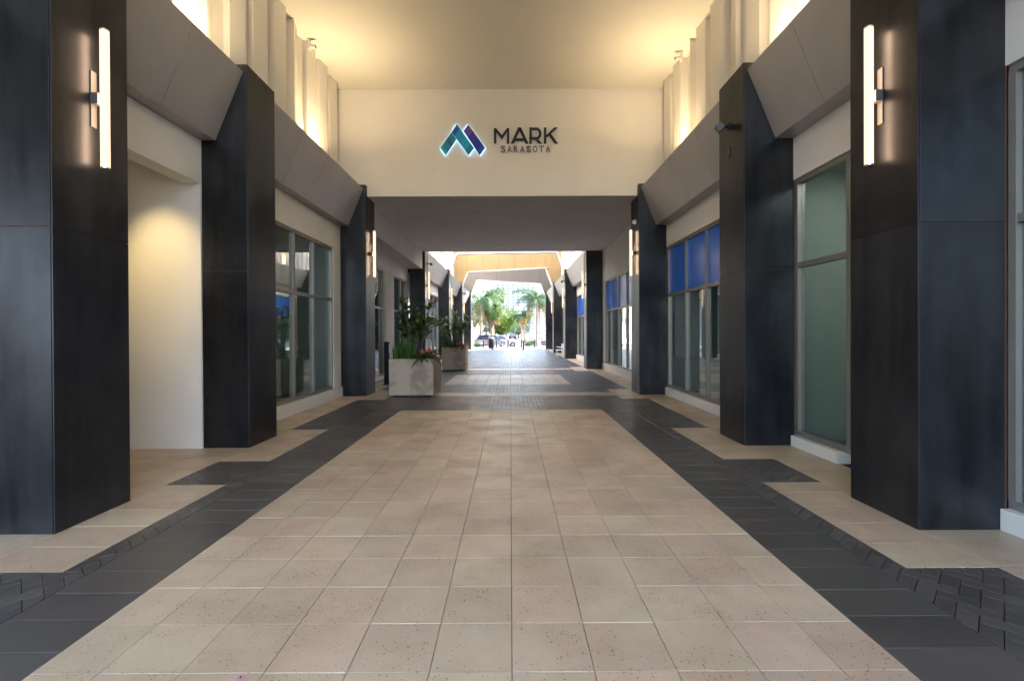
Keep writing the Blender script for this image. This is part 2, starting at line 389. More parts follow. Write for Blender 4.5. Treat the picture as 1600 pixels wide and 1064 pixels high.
def grid(kind, x0, x1, y0, y1, tw, th, ox=None, oy=None, bond=0):
    ox = x0 if ox is None else ox; oy = y0 if oy is None else oy
    j = math.floor((y0-oy)/th)
    while oy+j*th < y1-1e-4:
        sh = (j % 2)*bond*tw
        i = math.floor((x0-ox-sh)/tw)
        while ox+sh+i*tw < x1-1e-4:
            a, b = ox+sh+i*tw, oy+j*th
            p = clip([(a, b), (a+tw, b), (a+tw, b+th), (a, b+th)], x0, x1, y0, y1)
            if p and area(p) > 3e-4: pieces[kind].append(p)
            i += 1
        j += 1
def herring(kind, x0, x1, y0, y1, u=.1):
    c = s = math.sqrt(.5)
    N = int(((x1-x0)+(y1-y0))/u)+12
    ox, oy = -3.1, 3.39
    def add(px, py, wx, wy):
        q = [((a*c-b*s)*u+ox, (a*s+b*c)*u+oy) for a, b in ((px, py), (px+wx, py), (px+wx, py+wy), (px, py+wy))]
        if max(t[0] for t in q) < x0 or min(t[0] for t in q) > x1 or max(t[1] for t in q) < y0 or min(t[1] for t in q) > y1: return
        p = clip(q, x0, x1, y0, y1)
        if p and area(p) > 1.2e-4: pieces[kind].append(p)
    # centre of the region in brick units
    mx, my = ((x0+x1)/2-ox)/u, ((y0+y1)/2-oy)/u
    ca, cb = mx*c+my*s, -mx*s+my*c
    base_j = round((ca-cb)/4); base_i = round(cb)
    for jj in range(base_j-N//3-3, base_j+N//3+4):
        for ii in range(base_i-N, base_i+N):
            X, Y = ii+jj*4, ii
            add(X, Y, 2, 1); add(X+2, Y-1, 1, 2)
FL, FR = -2.33, 1.92
Y0 = 2.368
grid('tan', FL, FR, Y0-5*.4, Y0+20*.4, .4, .4, ox=0, oy=Y0)
YE = Y0+20*.4
ZN = [(.37, 3.39, 0), (3.39, 5.33, 1), (5.33, 6.31, 0), (6.31, 8.36, 1), (8.36, YE, 0)]
for x0, x1, xo in ((-2.9, FL, -3.1), (FR, 2.53, 2.73)):
    grid('dark', x0, x1, .37, YE, x1-x0, .29, ox=x0, oy=2.53-.29*8)
    for a, b, pad in ZN:
        far = xo if pad else (-3.75 if xo < 0 else 3.37)
        xx = sorted((far, -2.9 if xo < 0 else 2.53))
        herring('brick', xx[0], xx[1], a, b)
for s in (-1, 1):
    xo, xe, xw = ((-3.1, -3.75, -4.4) if s < 0 else (2.73, 3.37, 4.05))
    for a, b in ((3.39, 5.33), (6.31, 8.36), (12.03, 14.07), (20.7, 23.0)):
        x = sorted((xo, xe)); grid('pad', x[0], x[1], a, b, .66, .4)
    x = sorted((xe, xw)); grid('pad', x[0], x[1], .37, 46.5, .66, .61)
grid('pad', -8.2, -4.4, 4.83, 7.0, .61, .61)
grid('dark', -3.75, 3.37, YE, YE+.3, .29, .3, ox=0)
grid('brick', -3.75, 3.37, YE+.3, 12.03, .2, .1, ox=0, bond=.5)
grid('brick', -3.1, 2.73, 12.03, 12.68, .2, .1, ox=0, bond=.5)
grid('tan', -3.1, 2.73, 12.68, 13.4, .36, .36, ox=0)
grid('brick', -3.1, 2.73, 13.4, 14.07, .2, .1, ox=0, bond=.5)
grid('brick', -3.75, 3.37, 14.07, 15.4, .2, .1, ox=0, bond=.5)
grid('tan', -2.1, 1.9, 15.4, 18.9, .4, .44, ox=0)
grid('brick', -3.75, -2.1, 15.4, 18.9, .2, .1, ox=0, bond=.5); grid('brick', 1.9, 3.37, 15.4, 18.9, .2, .1, ox=0, bond=.5)
grid('brick', -3.75, 3.37, 18.9, 20.7, .2, .1, ox=0, bond=.5)
grid('brick', -3.1, 2.73, 20.7, 21.5, .2, .1, ox=0, bond=.5)
grid('tan', -3.1, 2.73, 21.5, 22.1, .4, .3, ox=0)
grid('brick', -3.1, 2.73, 22.1, 23.0, .2, .1, ox=0, bond=.5)
far_p = {'tan': [], 'grey': []}
def size_px(p):
    cx = sum(q[0] for q in p)/len(p); cy = max(.6, sum(q[1] for q in p)/len(p)); return area(p)/(cy**3)
def lay(kind, mat, name, joint, ch, limit, tilt):
    ps = sorted(pieces[kind], key=size_px, reverse=True)
    cache = {}; rest = MB(); rest.flat = True
    for n, p in enumerate(ps):
        tl = (rnd.gauss(0, tilt), rnd.gauss(0, tilt)); dz = rnd.uniform(-.0009, .0005)
        if n < limit:
            c = (min(q[0] for q in p), min(q[1] for q in p))
            loc = [(q[0]-c[0], q[1]-c[1]) for q in p]
            key = tuple((round(a, 3), round(b, 3)) for a, b in loc)
            if key not in cache:
                mb = MB(); mb.flat = True
                cache[key] = mb.mesh(name, mat) if paver(mb, loc, joint, ch) and False else (mb.mesh(name, mat) if mb.f else None)
            if cache[key] is None: continue
            o = bpy.data.objects.new(name, cache[key]); COL.objects.link(o); o.parent = pav
            o.location = (c[0], c[1], dz); o.rotation_euler = (tl[1], -tl[0], 0)
        else:
            far = 1+max(0, sum(q[1] for q in p)/len(p)-9.5)*.28; paver(rest, p, min(joint*far, .0075), ch, dz, (tl[0]*2.5, tl[1]*2.5))
    if rest.f: tag(rest.build('small_pavers' if kind == 'brick' else 'paver_field', mat, pav), kind='stuff')
lay('tan', 'tan_stone', 'tile', .0018, .0014, 300, .0014)
lay('dark', 'dark_stone', 'slab', .002, .003, 120, .0012)
lay('brick', 'dark_stone', 'brick', .0026, .0012, 300, .0012)
lay('pad', 'tan_stone', 'border_tile', .0015, .002, 120, .001)
mb = MB(); mb.flat = True; mt = MB(); mt.flat = True
y = 23.0; r = 0
while y < 48.9:
    x = -3.75+(r % 2)*-.2
    while x < 3.37:
        p = clip([(x, y), (x+.4, y), (x+.4, y+.3), (x, y+.3)], -3.75, 3.37, 23, 49)
        if p: paver(mb, p, .006, .004, rnd.uniform(-.002, .001), (rnd.gauss(0, .003), rnd.gauss(0, .003)))
        x += .4
    y += .3; r += 1
tag(mb.build('far_pavers', 'grey_stone', pav), kind='stuff')

# ------------------------------------------------------------------ columns
def column(s, k, label):
    y0, y1 = CY[k]; xi, xw = XI[s], XW[s]; w_ = abs(xw-xi); dpt = y1-y0
    t = thing('column', label, 'column', (xi, y0, 0), 'black steel columns lining the passage')
    top = ZCOL if k not in (3,) else ZSOF-.004
    t_ = .012; z1 = 2.52; gap = .005
    ax = lambda a: -s*-1*a     # outwards along +s
    # local: x from 0 (inner face) to s*w_, y 0..dpt
    MB().box(*sorted((s*.008, s*(w_+.02))), .008, dpt-.008, 0, top-.012).build('core', 'copper_edge', t)
    for za, zb in ((0.006, z1-gap/2), (z1+gap/2, top)):
        MB().box(*sorted((0, s*t_)), .006, dpt-.006, za, zb).build('cladding_panel', 'black_steel', t, bevel=.002)
        MB().box(*sorted((s*.006+s*.008, s*w_)), 0, t_, za, zb).build('cladding_panel', 'black_steel', t, bevel=.002)
        MB().box(*sorted((s*.006+s*.008, s*w_)), dpt-t_, dpt, za, zb).build('cladding_panel', 'black_steel', t, bevel=.002)
    return t
CLAB = {(-1,0): 'black steel column with lit tube lamp beside the open white niche, street-entry end',
 (1,0): 'black steel column with lit tube lamp beside the green curtain window, street-entry end',
 (-1,1): 'black steel column between the white niche and the shop window with dark furniture',
 (1,1): 'black steel column carrying a security camera and small oval plate',
 (-1,2): 'black steel column with tube lamp at the near concrete planter, under the sign wall',
 (1,2): 'black steel column with tube lamp between the two blue-topped window rows',
 (-1,3): 'black steel column behind the near planter where the low grey soffit ends',
 (1,3): 'black steel column at the soffit end after the blue-topped shop door',
 (-1,4): 'tall black column on the planter side under the first white frame',
 (1,4): 'tall black column on the blue window side beside the white bench',
 (-1,5): 'tall black column on the planter side carrying the gold wall opening',
 (1,5): 'tall black column on the blue window side carrying the gold wall opening',
 (-1,6): 'black column on the planter side at the sunny street exit',
 (1,6): 'black column on the blue window side at the sunny street exit'}
for s in (-1, 1):
    for k in range(7): column(s, k, CLAB[(s, k)])

# ------------------------------------------------------------------ tube sconces
def sconce(s, k, label):
    y0, y1 = CY[k]; yc = (y0+y1)/2; n = -s
    t = thing('wall_sconce', label, 'lamp', (XI[s], yc, 3.13), 'lit tube sconces on the columns')
    MB().tube([(n*.11, 0, 0), (n*.11, 0, 1.22)], .036, 20).build('light_tube', 'tube_glow', t, smooth=True)
    for z in (-.012, 1.22): MB().tube([(n*.11, 0, z), (n*.11, 0, z+.012)], .037, 20).build('end_cap', 'chrome', t, smooth=True)
    l = bpy.data.lights.new('lamp_light', 'AREA'); l.shape = 'RECTANGLE'; l.size = 1.15; l.size_y = .06; l.energy = .3; l.color = (1, .66, .42)
    o = bpy.data.objects.new('lamp_light', l); COL.objects.link(o); o.parent = t; o.location = (n*.071, 0, .61); o.rotation_euler = (0, n*R(90), 0)
    MB().box(*sorted((0, n*.012)), -.03, .03, .36, .86).build('back_plate', 'plate_grey', t, bevel=.002)
    MB().box(*sorted((n*.012, n*.07)), -.035, .035, .56, .66).build('bracket', 'plate_grey', t, bevel=.004)
SL = {(-1,0): 'lit warm tube sconce on the column beside the white niche', (1,0): 'lit warm tube sconce on the column beside the green curtain window',
 (-1,2): 'lit warm tube sconce on the column at the near planter', (1,2): 'lit warm tube sconce on the column between the blue-topped windows, below a white sensor',
 (-1,3): 'lit warm tube sconce on the planter-side column where the soffit ends', (1,3): 'lit warm tube sconce on the column after the blue-topped shop door',
 (-1,4): 'lit warm tube sconce on the planter-side column under the first white frame', (1,4): 'lit warm tube sconce on the column by the white bench',
 (-1,5): 'lit warm tube sconce on the planter-side column at the gold wall', (1,5): 'lit warm tube sconce on the blue-window-side column at the gold wall',}
for (s, k), l in SL.items(): sconce(s, k, l)

# ------------------------------------------------------------------ sloped metal fascias
def fascia(s, y0, y1, n, label):
    xi, xw = XI[s], XW[s]; o = s
    t = thing('sloped_fascia', label, 'fascia', (xi+o*.05, y0, ZT), 'sloped metal fascias between the columns')
    X = lambda a: o*a           # local outward distance from fascia top edge
    A = (X(0), 0); B = (X(.40), ZT*0-.97); C = (X(.62), -.97); D = (X(.95), -.97); E_ = (X(.95), -.08); F = (X(.02), -.05)
    back = [(X(.03), -.03), (X(.415), -.955), (X(.95), -.955), (X(.95), -.03)]
    MB().prism(back, .004, y1-y0-.004, 'y').build('backing', 'gap_black', t)
    L_ = (y1-y0-.012)/n
    for i in range(n):
        a = .006+i*L_+.004; b = .006+(i+1)*L_-.004
        mb = MB(); mb.prism([(X(0), 0), (X(.40), -.97), (X(.413), -.965), (X(.03), -.02), (X(.06), -.02), (X(.06), 0)], a, b, 'y')
        mb.build('fascia_panel', 'fascia_metal', t)
        MB().prism([(X(.402), -.972), (X(.72), -.972), (X(.72), -.96), (X(.41), -.96)], a, b, 'y').build('underside_panel', 'fascia_metal', t)
bays = [(-1.2, 4.02, 4), (4.83, 7.03, 2), (7.85, 12.75, 4), (22.4, 30.0, 7), (30.8, 38.2, 7), (39.0, 46.4, 7)]
bl = {-1: ['dark metal sloped fascia at the street-entry end of the planter side', 'dark metal sloped fascia of two panels above the white niche', 'dark metal sloped fascia above the shop window with dark furniture',
           'pale sky-lit sloped fascia on the planter side right after the soffit', 'pale sky-lit sloped fascia on the planter side before the gold wall', 'sky-lit sloped fascia on the planter side at the street exit'],
      1: ['dark metal sloped fascia at the street-entry end of the blue window side', 'dark metal sloped fascia of two panels above the green curtain window', 'dark metal sloped fascia above the three-column blue-topped window',
          'pale sky-lit sloped fascia on the blue window side right after the soffit', 'pale sky-lit sloped fascia on the blue window side before the gold wall', 'sky-lit sloped fascia on the blue window side at the street exit']}
for s in (-1, 1):
    for i, (a, b, n) in enumerate(bays): fascia(s, a, b, n, bl[s][i])

# ------------------------------------------------------------------ fluted white walls above the fascias
XF = {-1: -4.36, 1: 3.93}
def fluted(s, y0, y1, zt, label, seed, n=None):
    t = thing('fluted_wall', label, 'wall', (XF[s], y0, 5.3))
    rr = random.Random(seed); n = round((y1-y0)/.36); st = (y1-y0)/n
    off = 0; prev = 0
    for i in range(n):
        a, b = ((0, .10), (.05, .0), (.0, .14), (.08, .02))[rr.randrange(4)] if i % 2 else ((.22, .12), (.16, .22), (.13, .21), (.22, .18))[rr.randrange(4)]
        ya, yb = i*st, (i+1)*st
        MB().prism([(s*a, ya+.001), (s*b, yb-.001), (s*.34, yb-.001), (s*.34, ya+.001)], 0, zt-5.3, 'z').build('flute_panel', 'fin_paint', t)
        prev = b
fluted(-1, -1.2, 12.895, ZCEIL, 'white fluted wall above the planter-side fascias, glowing under uplights', 3)
fluted(1, -1.2, 12.895, ZCEIL, 'white fluted wall above the blue-window-side fascias, glowing under uplights', 5)
fluted(-1, 21.75, 38.3, 9.5, 'fluted wall above the planter-side fascias beyond the soffit', 8)
fluted(1, 21.75, 38.3, 9.5, 'fluted wall above the blue-window-side fascias beyond the soffit', 9)

# ------------------------------------------------------------------ ceiling, sign wall, soffit and building masses
struct('ceiling', MB().box(-4.9, 4.5, -5.0, 12.9, ZCEIL+.002, 20), 'ceiling_paint')
sw_ = thing('sign_wall', 'cream wall above the passage carrying the lit sign', 'wall', (0, 12.9, ZSOF))
MB().box(-4.69, 4.26, 0, .25, .02, ZCEIL-ZSOF).build('wall_panel', 'cream', sw_)
MB().box(-3.745, 3.345, -.004, .1, 0, .03).build('bottom_trim', 'cream', sw_)
MB().box(-3.745, 3.345, .1, .25, 0, .025).build('bottom_edge', 'soffit_grey', sw_)
struct('soffit', MB().box(-4.6, 4.3, 13.151, 21.75, ZSOF, 20), 'soffit_grey')
for s in (-1, 1):
    a = XF[s]+s*.345
    lab = 'plain upper building wall behind the fluted panels on the '+SIDE[s]
    t = thing('upper_building', lab, 'building', (a, 0, 4.45))
    MB().box(*sorted((0, s*.3)), -5, 47.2, 0, 15.5).build('wall', 'facade_white', t)
    MB().box(*sorted((s*.3, s*9)), -5, 47.2, 0, .3).build('floor_slab', 'white_wall', t)
    MB().box(*sorted((s*8.7, s*9)), -5, 47.2, -4.5, 15.5).build('outer_wall', 'facade_white', t)
    MB().box(*sorted((s*.3, s*8.7)), -5, 47.2, 15.2, 15.5).build('roof', 'facade_white', t)

# ------------------------------------------------------------------ sign
def sign():
    yw = 12.9
    t = thing('wall_sign', 'halo-lit MARK SARASOTA sign with folded blue and purple emblem', 'sign', (0, yw, 6.2))
    mats = {}
    for nm, c in (('em_teal_dark', (0.010, 0.160, 0.272)), ('em_teal', (0.013, 0.288, 0.480)), ('em_cyan', (0.013, 0.352, 0.736)), ('em_cyan2', (0.016, 0.432, 0.736)), ('em_blue', (0.013, 0.112, 0.544)), ('em_navy', (0.013, 0.048, 0.448)), ('em_purple', (0.144, 0.096, 0.480)), ('em_violet', (0.048, 0.048, 0.432))):
        plain(nm, c, .3, var=.05)
    # emblem in px of the zoomed crop, mapped to metres
    def P(x, z):
        u = 660+x/6.6667; v = 160+z/6.6667
        return ((u-798.5)*12.9/768.07*.998+.01+.013, (518.9-v)*12.9/768.07+1.64-6.2+(u-798)*-.00443*12.9/768.07)
    bars = {'emblem_bar': None}
    B1 = [(195,488),(310,330),(362,400),(250,565)]
    B2 = [(312,330),(367,248),(545,492),(487,565)]
    B3 = [(436,315),(486,248),(658,488),(602,565)]
    def lerp(a, b, t_): return (a[0]+(b[0]-a[0])*t_, a[1]+(b[1]-a[1])*t_)
    def facets(name, quad, cuts, cols, y):
        h = MB(); c = (sum(q[0] for q in quad)/4, sum(q[1] for q in quad)/4)
        big = [P(*(c[0]+(q[0]-c[0])*1.0+ (9 if q[0] > c[0] else -9)*(.9 if abs(q[0]-c[0]) > 40 else .2), c[1]+(q[1]-c[1])*1.0+(9 if q[1] > c[1] else -9)*(.9 if abs(q[1]-c[1]) > 90 else .3))) for q in quad]
        bar = MB().prism([P(*q) for q in quad], y-.03, y-.008, 'y').build('emblem_bar', cols[0], t)
        MB().prism(big, y-.008, y+.004, 'y').build('halo', 'halo_blue', bar)
        for k, (a, b) in enumerate(zip(cuts[:-1], cuts[1:])):
            # strips from start edge (p0,p1) to end edge (p3,p2)
            p = [lerp(quad[1], quad[2], a), lerp(quad[1], quad[2], b), lerp(quad[0], quad[3], b), lerp(quad[0], quad[3], a)]
            MB().prism([P(*q) for q in p], y-.034, y-.0302, 'y').build('facet', cols[k+1], bar)
    q1 = [B1[3], B1[0], B1[1], B1[2]]
    facets('bar', q1, [0, .2, .5, .72, 1], ['em_teal', 'em_cyan2', 'em_teal', 'em_teal_dark', 'em_teal'], -.03)
    facets('bar', B2, [0, .18, .5, .8, 1], ['em_cyan', 'em_blue', 'em_cyan', 'em_cyan2', 'em_teal'], -.045)
    facets('bar', B3, [0, .28, .55, .85, 1], ['em_navy', 'em_purple', 'em_violet', 'em_navy', 'em_blue'], -.03)
    # MARK: letters from strokes, px in the crop
    def stroke(mb, pts, wd, y0, y1):
        for a, b in zip(pts[:-1], pts[1:]):
            a, b = Vector(a), Vector(b); dd = (b-a).normalized(); nn = Vector((-dd.y, dd.x))*wd/2
            mb.prism([P(*(a+nn)), P(*(b+nn)), P(*(b-nn)), P(*(a-nn))], y0, y1, 'y')
    def vcut(mb, p, q, wd, y0, y1):  # stroke with horizontal cuts
        mb.prism([P(p[0]-wd/2, p[1]), P(p[0]+wd/2, p[1]), P(q[0]+wd/2, q[1]), P(q[0]-wd/2, q[1])], y0, y1, 'y')
    T, Bt = 275, 440
    for lay_, mat, ex, y0, y1 in (('letter', 'letter_black', 0, -.05, -.02),):
        mb = MB(); vcut(mb, (763, 283), (763, Bt), 24, y0, y1); vcut(mb, (898, 283), (898, Bt), 24, y0, y1-.001)
        mb.prism([P(752, 283), P(772, 283), P(838, 362), P(832, 400)], y0-.001, y1, 'y'); mb.prism([P(909, 283), P(890, 283), P(826, 362), P(832, 400)], y0-.002, y1, 'y'); mb.build('letter', mat, t)
        mb = MB(); vcut(mb, (1018, T), (942, Bt), 30, y0, y1); vcut(mb, (1018, T), (1094, Bt), 30, y0-.001, y1); mb.prism([P(965, 388), P(1072, 388), P(1080, 412), P(955, 412)], y0-.002, y1, 'y'); mb.build('letter', mat, t)
        mb = MB(); vcut(mb, (1132, T), (1132, Bt), 25, y0, y1)
        arc = [(1125, 288), (1195, 288)] + [(1195+36*math.sin(a), 338-50*math.cos(a)) for a in [i*math.pi/10 for i in range(1, 10)]] + [(1195, 388), (1125, 388)]
        n0 = 0
        for i in range(len(arc)-1): stroke(mb, [arc[i], (arc[i+1][0]+(arc[i+1][0]-arc[i][0])*.12, arc[i+1][1]+(arc[i+1][1]-arc[i][1])*.12)], 24, y0-.0005*(i % 2+1), y1)
        vcut(mb, (1192, 392), (1232, Bt), 30, y0-.002, y1); mb.build('letter', mat, t)
        mb = MB(); vcut(mb, (1283, T), (1283, Bt), 25, y0, y1); vcut(mb, (1394, T), (1292, 372), 34, y0-.001, y1); vcut(mb, (1327, 340), (1398, Bt), 33, y0-.002, y1); mb.build('letter', mat, t)
    # small line
    x = 822
    for ch in 'SARASOTA':
        cu = bpy.data.curves.new('letter', 'FONT'); cu.body = ch; cu.size = .235; cu.extrude = .008; cu.offset = .007
        tmp = bpy.data.objects.new('tmp', cu); COL.objects.link(tmp); bpy.context.view_layer.update()
        me = bpy.data.meshes.new_from_object(tmp.evaluated_get(bpy.context.evaluated_depsgraph_get()))
        bpy.data.objects.remove(tmp); me.materials.clear(); me.materials.append(M['letter_grey'])
        xs = [v.co.x for v in me.vertices]; wv = max(xs)-min(xs)
        o = bpy.data.objects.new('letter', me); COL.objects.link(o); o.parent = t
        zs = [v.co.y for v in me.vertices]; px = P(x, 530); tw = .92*52/6.6667*12.9/768.07; hh = 68/6.6667*12.9/768.07
        sc = min(1.25, tw/wv); sz = hh/(max(zs)-min(zs))
        o.rotation_euler = (R(90), 0, 0); o.scale = (sc, sz, 1); o.location = (px[0]-min(xs)*sc, -.03, px[1]-min(zs)*sz)
        x += 66.5
sign()

# ------------------------------------------------------------------ shopfronts
def shopfront(s, y0, y1, label, mull, z0=.17, z1=3.79, ztr=2.54, top='green_glass', bottom='green_glass', lintel_top=4.385, jamb=(0, 0), plinth=None, frost=0, xoff=0, fmat='alu_frame', bottoms=None, tops=None):
    xw = XW[s]+s*xoff
    t = thing('shopfront', label, 'shopfront', (xw, y0, 0))
    L_ = y1-y0
    b = lambda nm, mat, x0, x1, ya, yb, za, zb, par=t, bv=0: box(nm, mat, par, s*x0, s*x1, ya, yb, za, zb, bevel=bv)
    b('lintel', 'cream', 0, .2, 0, L_, z1, lintel_top)
    p = plinth or (0, L_)
    b('plinth', 'white_wall', -.045, .2, p[0], p[1], 0, z0, bv=.008)
    if jamb[0]: b('jamb', 'cream', 0, .2, 0, jamb[0], z0, z1-.001)
    if jamb[1]: b('jamb', 'cream', 0, .2, L_-jamb[1], L_, z0, z1-.001)
    a, c = jamb[0], L_-jamb[1]
    fr = b('window_frame', fmat, .03, .13, a, c, z1-.065, z1-.001)
    b('frame_rail', fmat, .03, .13, a, c, z0+.001, z0+.07, fr)
    ys = [a+.03] + [m_-y0 for m_ in mull] + [c-.03]
    for i, yy in enumerate(ys):
        b('mullion', fmat, .025, .135, yy-.03, yy+.03, z0+.07, z1-.065, fr)
    for i in range(len(ys)-1):
        b('transom', fmat, .032, .128, ys[i]+.03, ys[i+1]-.03, ztr-.035, ztr+.035, fr)
        tm = tops[i] if tops else top; bm_ = bottoms[i] if bottoms else bottom
        b('pane', tm, .075, .083, ys[i]+.03, ys[i+1]-.03, ztr+.035, z1-.065, fr)
        b('pane', bm_, .075, .083, ys[i]+.03, ys[i+1]-.03, z0+.07, ztr-.035, fr)
        if frost: b('frosted_film', 'frost_film', .086, .088, ys[i]+.03, ys[i+1]-.03, z0+.07, z0+.07+frost, fr)
    return t
shopfront(-1, 7.85, 12.75, 'planter-side shop window of two pane rows showing dark furniture inside', [8.1, 9.1, 10.1, 11.1], z0=.25, z1=3.76, ztr=2.47, jamb=(0, .5), plinth=(0, 4.9))
shopfront(1, 4.83, 7.03, 'narrow tall window with green curtain and a low white kerb', [5.93], z0=.15, plinth=(1.2, 2.2), ztr=2.57)
shopfront(1, -1.0, 4.02, 'shop window at the street-entry end of the blue window side, next to a column', [.3, 1.6, 2.9], z0=.18, xoff=.0, lintel_top=4.385)
shopfront(1, 7.85, 12.75, 'shop window with three bright blue upper panes and frosted feet', [9.05, 10.25, 11.46], z0=.2, z1=3.82, ztr=2.58, top='blue_film', frost=.75)
shopfront(1, 13.58, 21.6, 'long blue-topped shopfront with a glass door under the grey soffit', [14.6, 16.0, 17.3, 18.6, 20.0], z0=.28, z1=3.78, ztr=2.53, top='blue_film', lintel_top=ZSOF-.003, frost=.6, jamb=(0, .45))
t = shopfront(-1, 13.58, 21.6, 'dark recessed shop entrance under the white bulkhead behind the planter', [15.98, 17.5, 20.4], z0=.12, z1=3.85, ztr=2.5, top='dark_glass', bottom='dark_glass', lintel_top=4.42, xoff=.1, jamb=(.1, .25))
box('pilaster', 'white_wall', t, .06, -.1, 3.95, 5.2, .125, 3.845)
t = thing('bulkhead', 'white box bulkhead under the grey soffit on the planter side', 'bulkhead', (-3.85, 13.6, 4.42))
MB().box(-.75, 0, 0, 7.98, .003, ZSOF-4.42-.003).build('casing', 'white_wall', t, bevel=.004)
MB().box(-.35, -.3, 1.2, 1.3, -.006, .004).build('sensor', 'white_plastic', t)
far_l = {-1: ['shop window of dark glass on the planter side beyond the soffit, behind the far planter', 'dark glass shop window on the planter side before the gold wall', 'dark glass shop window on the planter side at the street exit'],
         1: ['blue-topped shop window on the blue window side beyond the soffit', 'dark glass shop window behind the white bench', 'dark glass shop window on the blue window side at the street exit']}
for s in (-1, 1):
    for i, (a, b_, n) in enumerate(bays[3:]):
        shopfront(s, a, b_, far_l[s][i], [a+1.5*k for k in range(1, 5)], z0=.25, top='blue_film' if s > 0 and i == 0 else 'dark_glass', bottom='dark_glass' if s < 0 or i else 'green_glass')

# rooms behind the glass
def room(s, y0, y1, depth, zc=4.0, wall='room_wall'):
    xw = XW[s]+s*.21; xb = xw+s*depth
    m_ = MB()
    for bx in ((xw, xb, y0-.1, y0, 0, zc), (xw, xb, y1, y1+.1, 0, zc), (xb, xb+s*.1, y0-.1, y1+.1, 0, zc), (xw, xb, y0-.1, y1+.1, zc, zc+.1)):
        m_.box(min(bx[0],bx[1]), max(bx[0],bx[1]), *bx[2:])
    tag(m_.build('room_walls', wall), kind='structure')
    tag(box('room_floor', 'room_floor', None, xw, xb, y0, y1, -.019, .005), kind='structure')
def room_fill_panel(s, x, y, label):  # added glowing panel so the rooms are not dark; no known fixture there
    t = thing('fill_panel', label, 'lamp', (x, y, 3.985), 'added ceiling fill panels brightening the shops')
    MB().box(-.25, .25, -.6, .6, -.03, .01).build('housing', 'white_plastic', t)
    MB().box(-.22, .22, -.57, .57, -.036, -.031).build('diffuser', 'room_fill', t)
for s, a, b_, dp in ((-1, 7.95, 12.6, 3.6), (1, 4.75, 7.3, 2.2), (1, 7.95, 12.7, 3.4), (1, 13.5, 21.6, 3.4), (1, -1.0, 4.2, 2.4), (-1, 13.6, 21.6, 3.4)):
    room(s, a, b_, dp)
room_fill_panel(-1, -6.6, 10.2, 'added ceiling fill panel inside the shop with dark furniture')
room_fill_panel(1, 4.78, 5.9, 'added ceiling fill panel behind the green curtain window')
room_fill_panel(1, 5.9, 10.4, 'added ceiling fill panel behind the three blue upper panes')
room_fill_panel(1, 5.9, 17.5, 'added ceiling fill panel inside the long blue-topped shopfront')
def curtain(s, x, y0, y1, label, z1=3.7, amp=.10, wl=.31):
    mb = MB(); n = int((y1-y0)/.02); v = []
    for i in range(n+1):
        y = y0+(y1-y0)*i/n; a = x+amp*math.sin(2*math.pi*y/wl)+.02*math.sin(y*7.3)
        mb.v += [(a, y, .02), (a, y, z1)]
        if i: k = 2*i; mb.f.append((k-2, k, k+1, k-1))
    o = mb.build('curtain', 'curtain', smooth=True); md = o.modifiers.new('s', 'SOLIDIFY'); md.thickness = .004
    tag(o, label, 'curtain')
curtain(1, 5.5, 5.45, 6.9, 'pale green hanging curtain in the narrow tall window')
curtain(1, 5.1, 8.6, 9.6, 'green curtain at the camera-column end of the blue-topped window')
curtain(1, 5.3, 11.7, 12.6, 'green curtain at the sconce-column end of the blue-topped window')
curtain(1, 5.2, 14.6, 18.2, 'long green curtain inside the blue-topped shopfront by the glass door')
curtain(-1, -6.2, 10.9, 11.5, 'narrow green curtain strip in the shop with dark furniture')
curtain(-1, -5.6, 11.9, 12.5, 'green curtain strip at the planter end of the shop with dark furniture')
# left shop furniture
t = thing('desk', 'white desk inside the shop window with dark furniture', 'desk', (-6.3, 9.8, 0))
MB().box(-.4, .4, -.8, .8, .92, .97).build('desk_top', 'white_plastic', t); MB().box(-.36, .36, -.78, -.74, .006, .92).build('side_panel', 'white_plastic', t); MB().box(-.36, .36, .74, .78, .006, .92).build('side_panel', 'white_plastic', t); MB().box(.3, .34, -.74, .74, .2, .92).build('front_panel', 'white_plastic', t)
t = thing('monitor', 'black computer screen on the white desk', 'monitor', (-6.3, 10.2, .97))
MB().box(-.1, .1, -.14, .14, 0, .02).build('foot', 'black_plastic', t); MB().box(-.02, .02, -.03, .03, .02, .2).build('neck', 'black_plastic', t); MB().box(-.03, .03, -.33, .33, .18, .58).build('screen', 'black_plastic', t, bevel=.006)
t = thing('cabinet', 'tall dark cabinet behind the desk in the shop', 'cabinet', (-7.5, 9.0, 0))
MB().box(-.25, .25, -.5, .5, .006, 2.2).build('carcass', 'wood_dark', t); MB().box(.25, .27, -.49, -.01, .05, 2.15).build('door', 'wood_dark', t); MB().box(.25, .27, .01, .49, .05, 2.15).build('door', 'wood_dark', t)
t = thing('wall_picture', 'pink and black abstract wall picture inside the shop', 'picture', (-7.95, 11.3, 1.9))
MB().box(-.02, .02, -.6, .6, -.5, .6).build('frame', 'black_plastic', t); m_, nt_, b_ = newmat('abstract_print')
n_ = node(nt_, 'ShaderNodeTexNoise'); n_.inputs['Scale'].default_value = 4; n_.inputs['Detail'].default_value = 4; n_.inputs['Distortion'].default_value = 2
r_ = node(nt_, 'ShaderNodeValToRGB'); r_.color_ramp.elements[0].position = .44; r_.color_ramp.elements[0].color = (.01, .01, .012, 1); r_.color_ramp.elements[1].position = .52; r_.color_ramp.elements[1].color = (.55, .20, .25, 1)
nt_.links.new(n_.outputs[0], r_.inputs[0]); nt_.links.new(r_.outputs[0], b_.inputs['Base Color'])
MB().box(.021, .024, -.56, .56, -.46, .56).build('print', 'abstract_print', t)

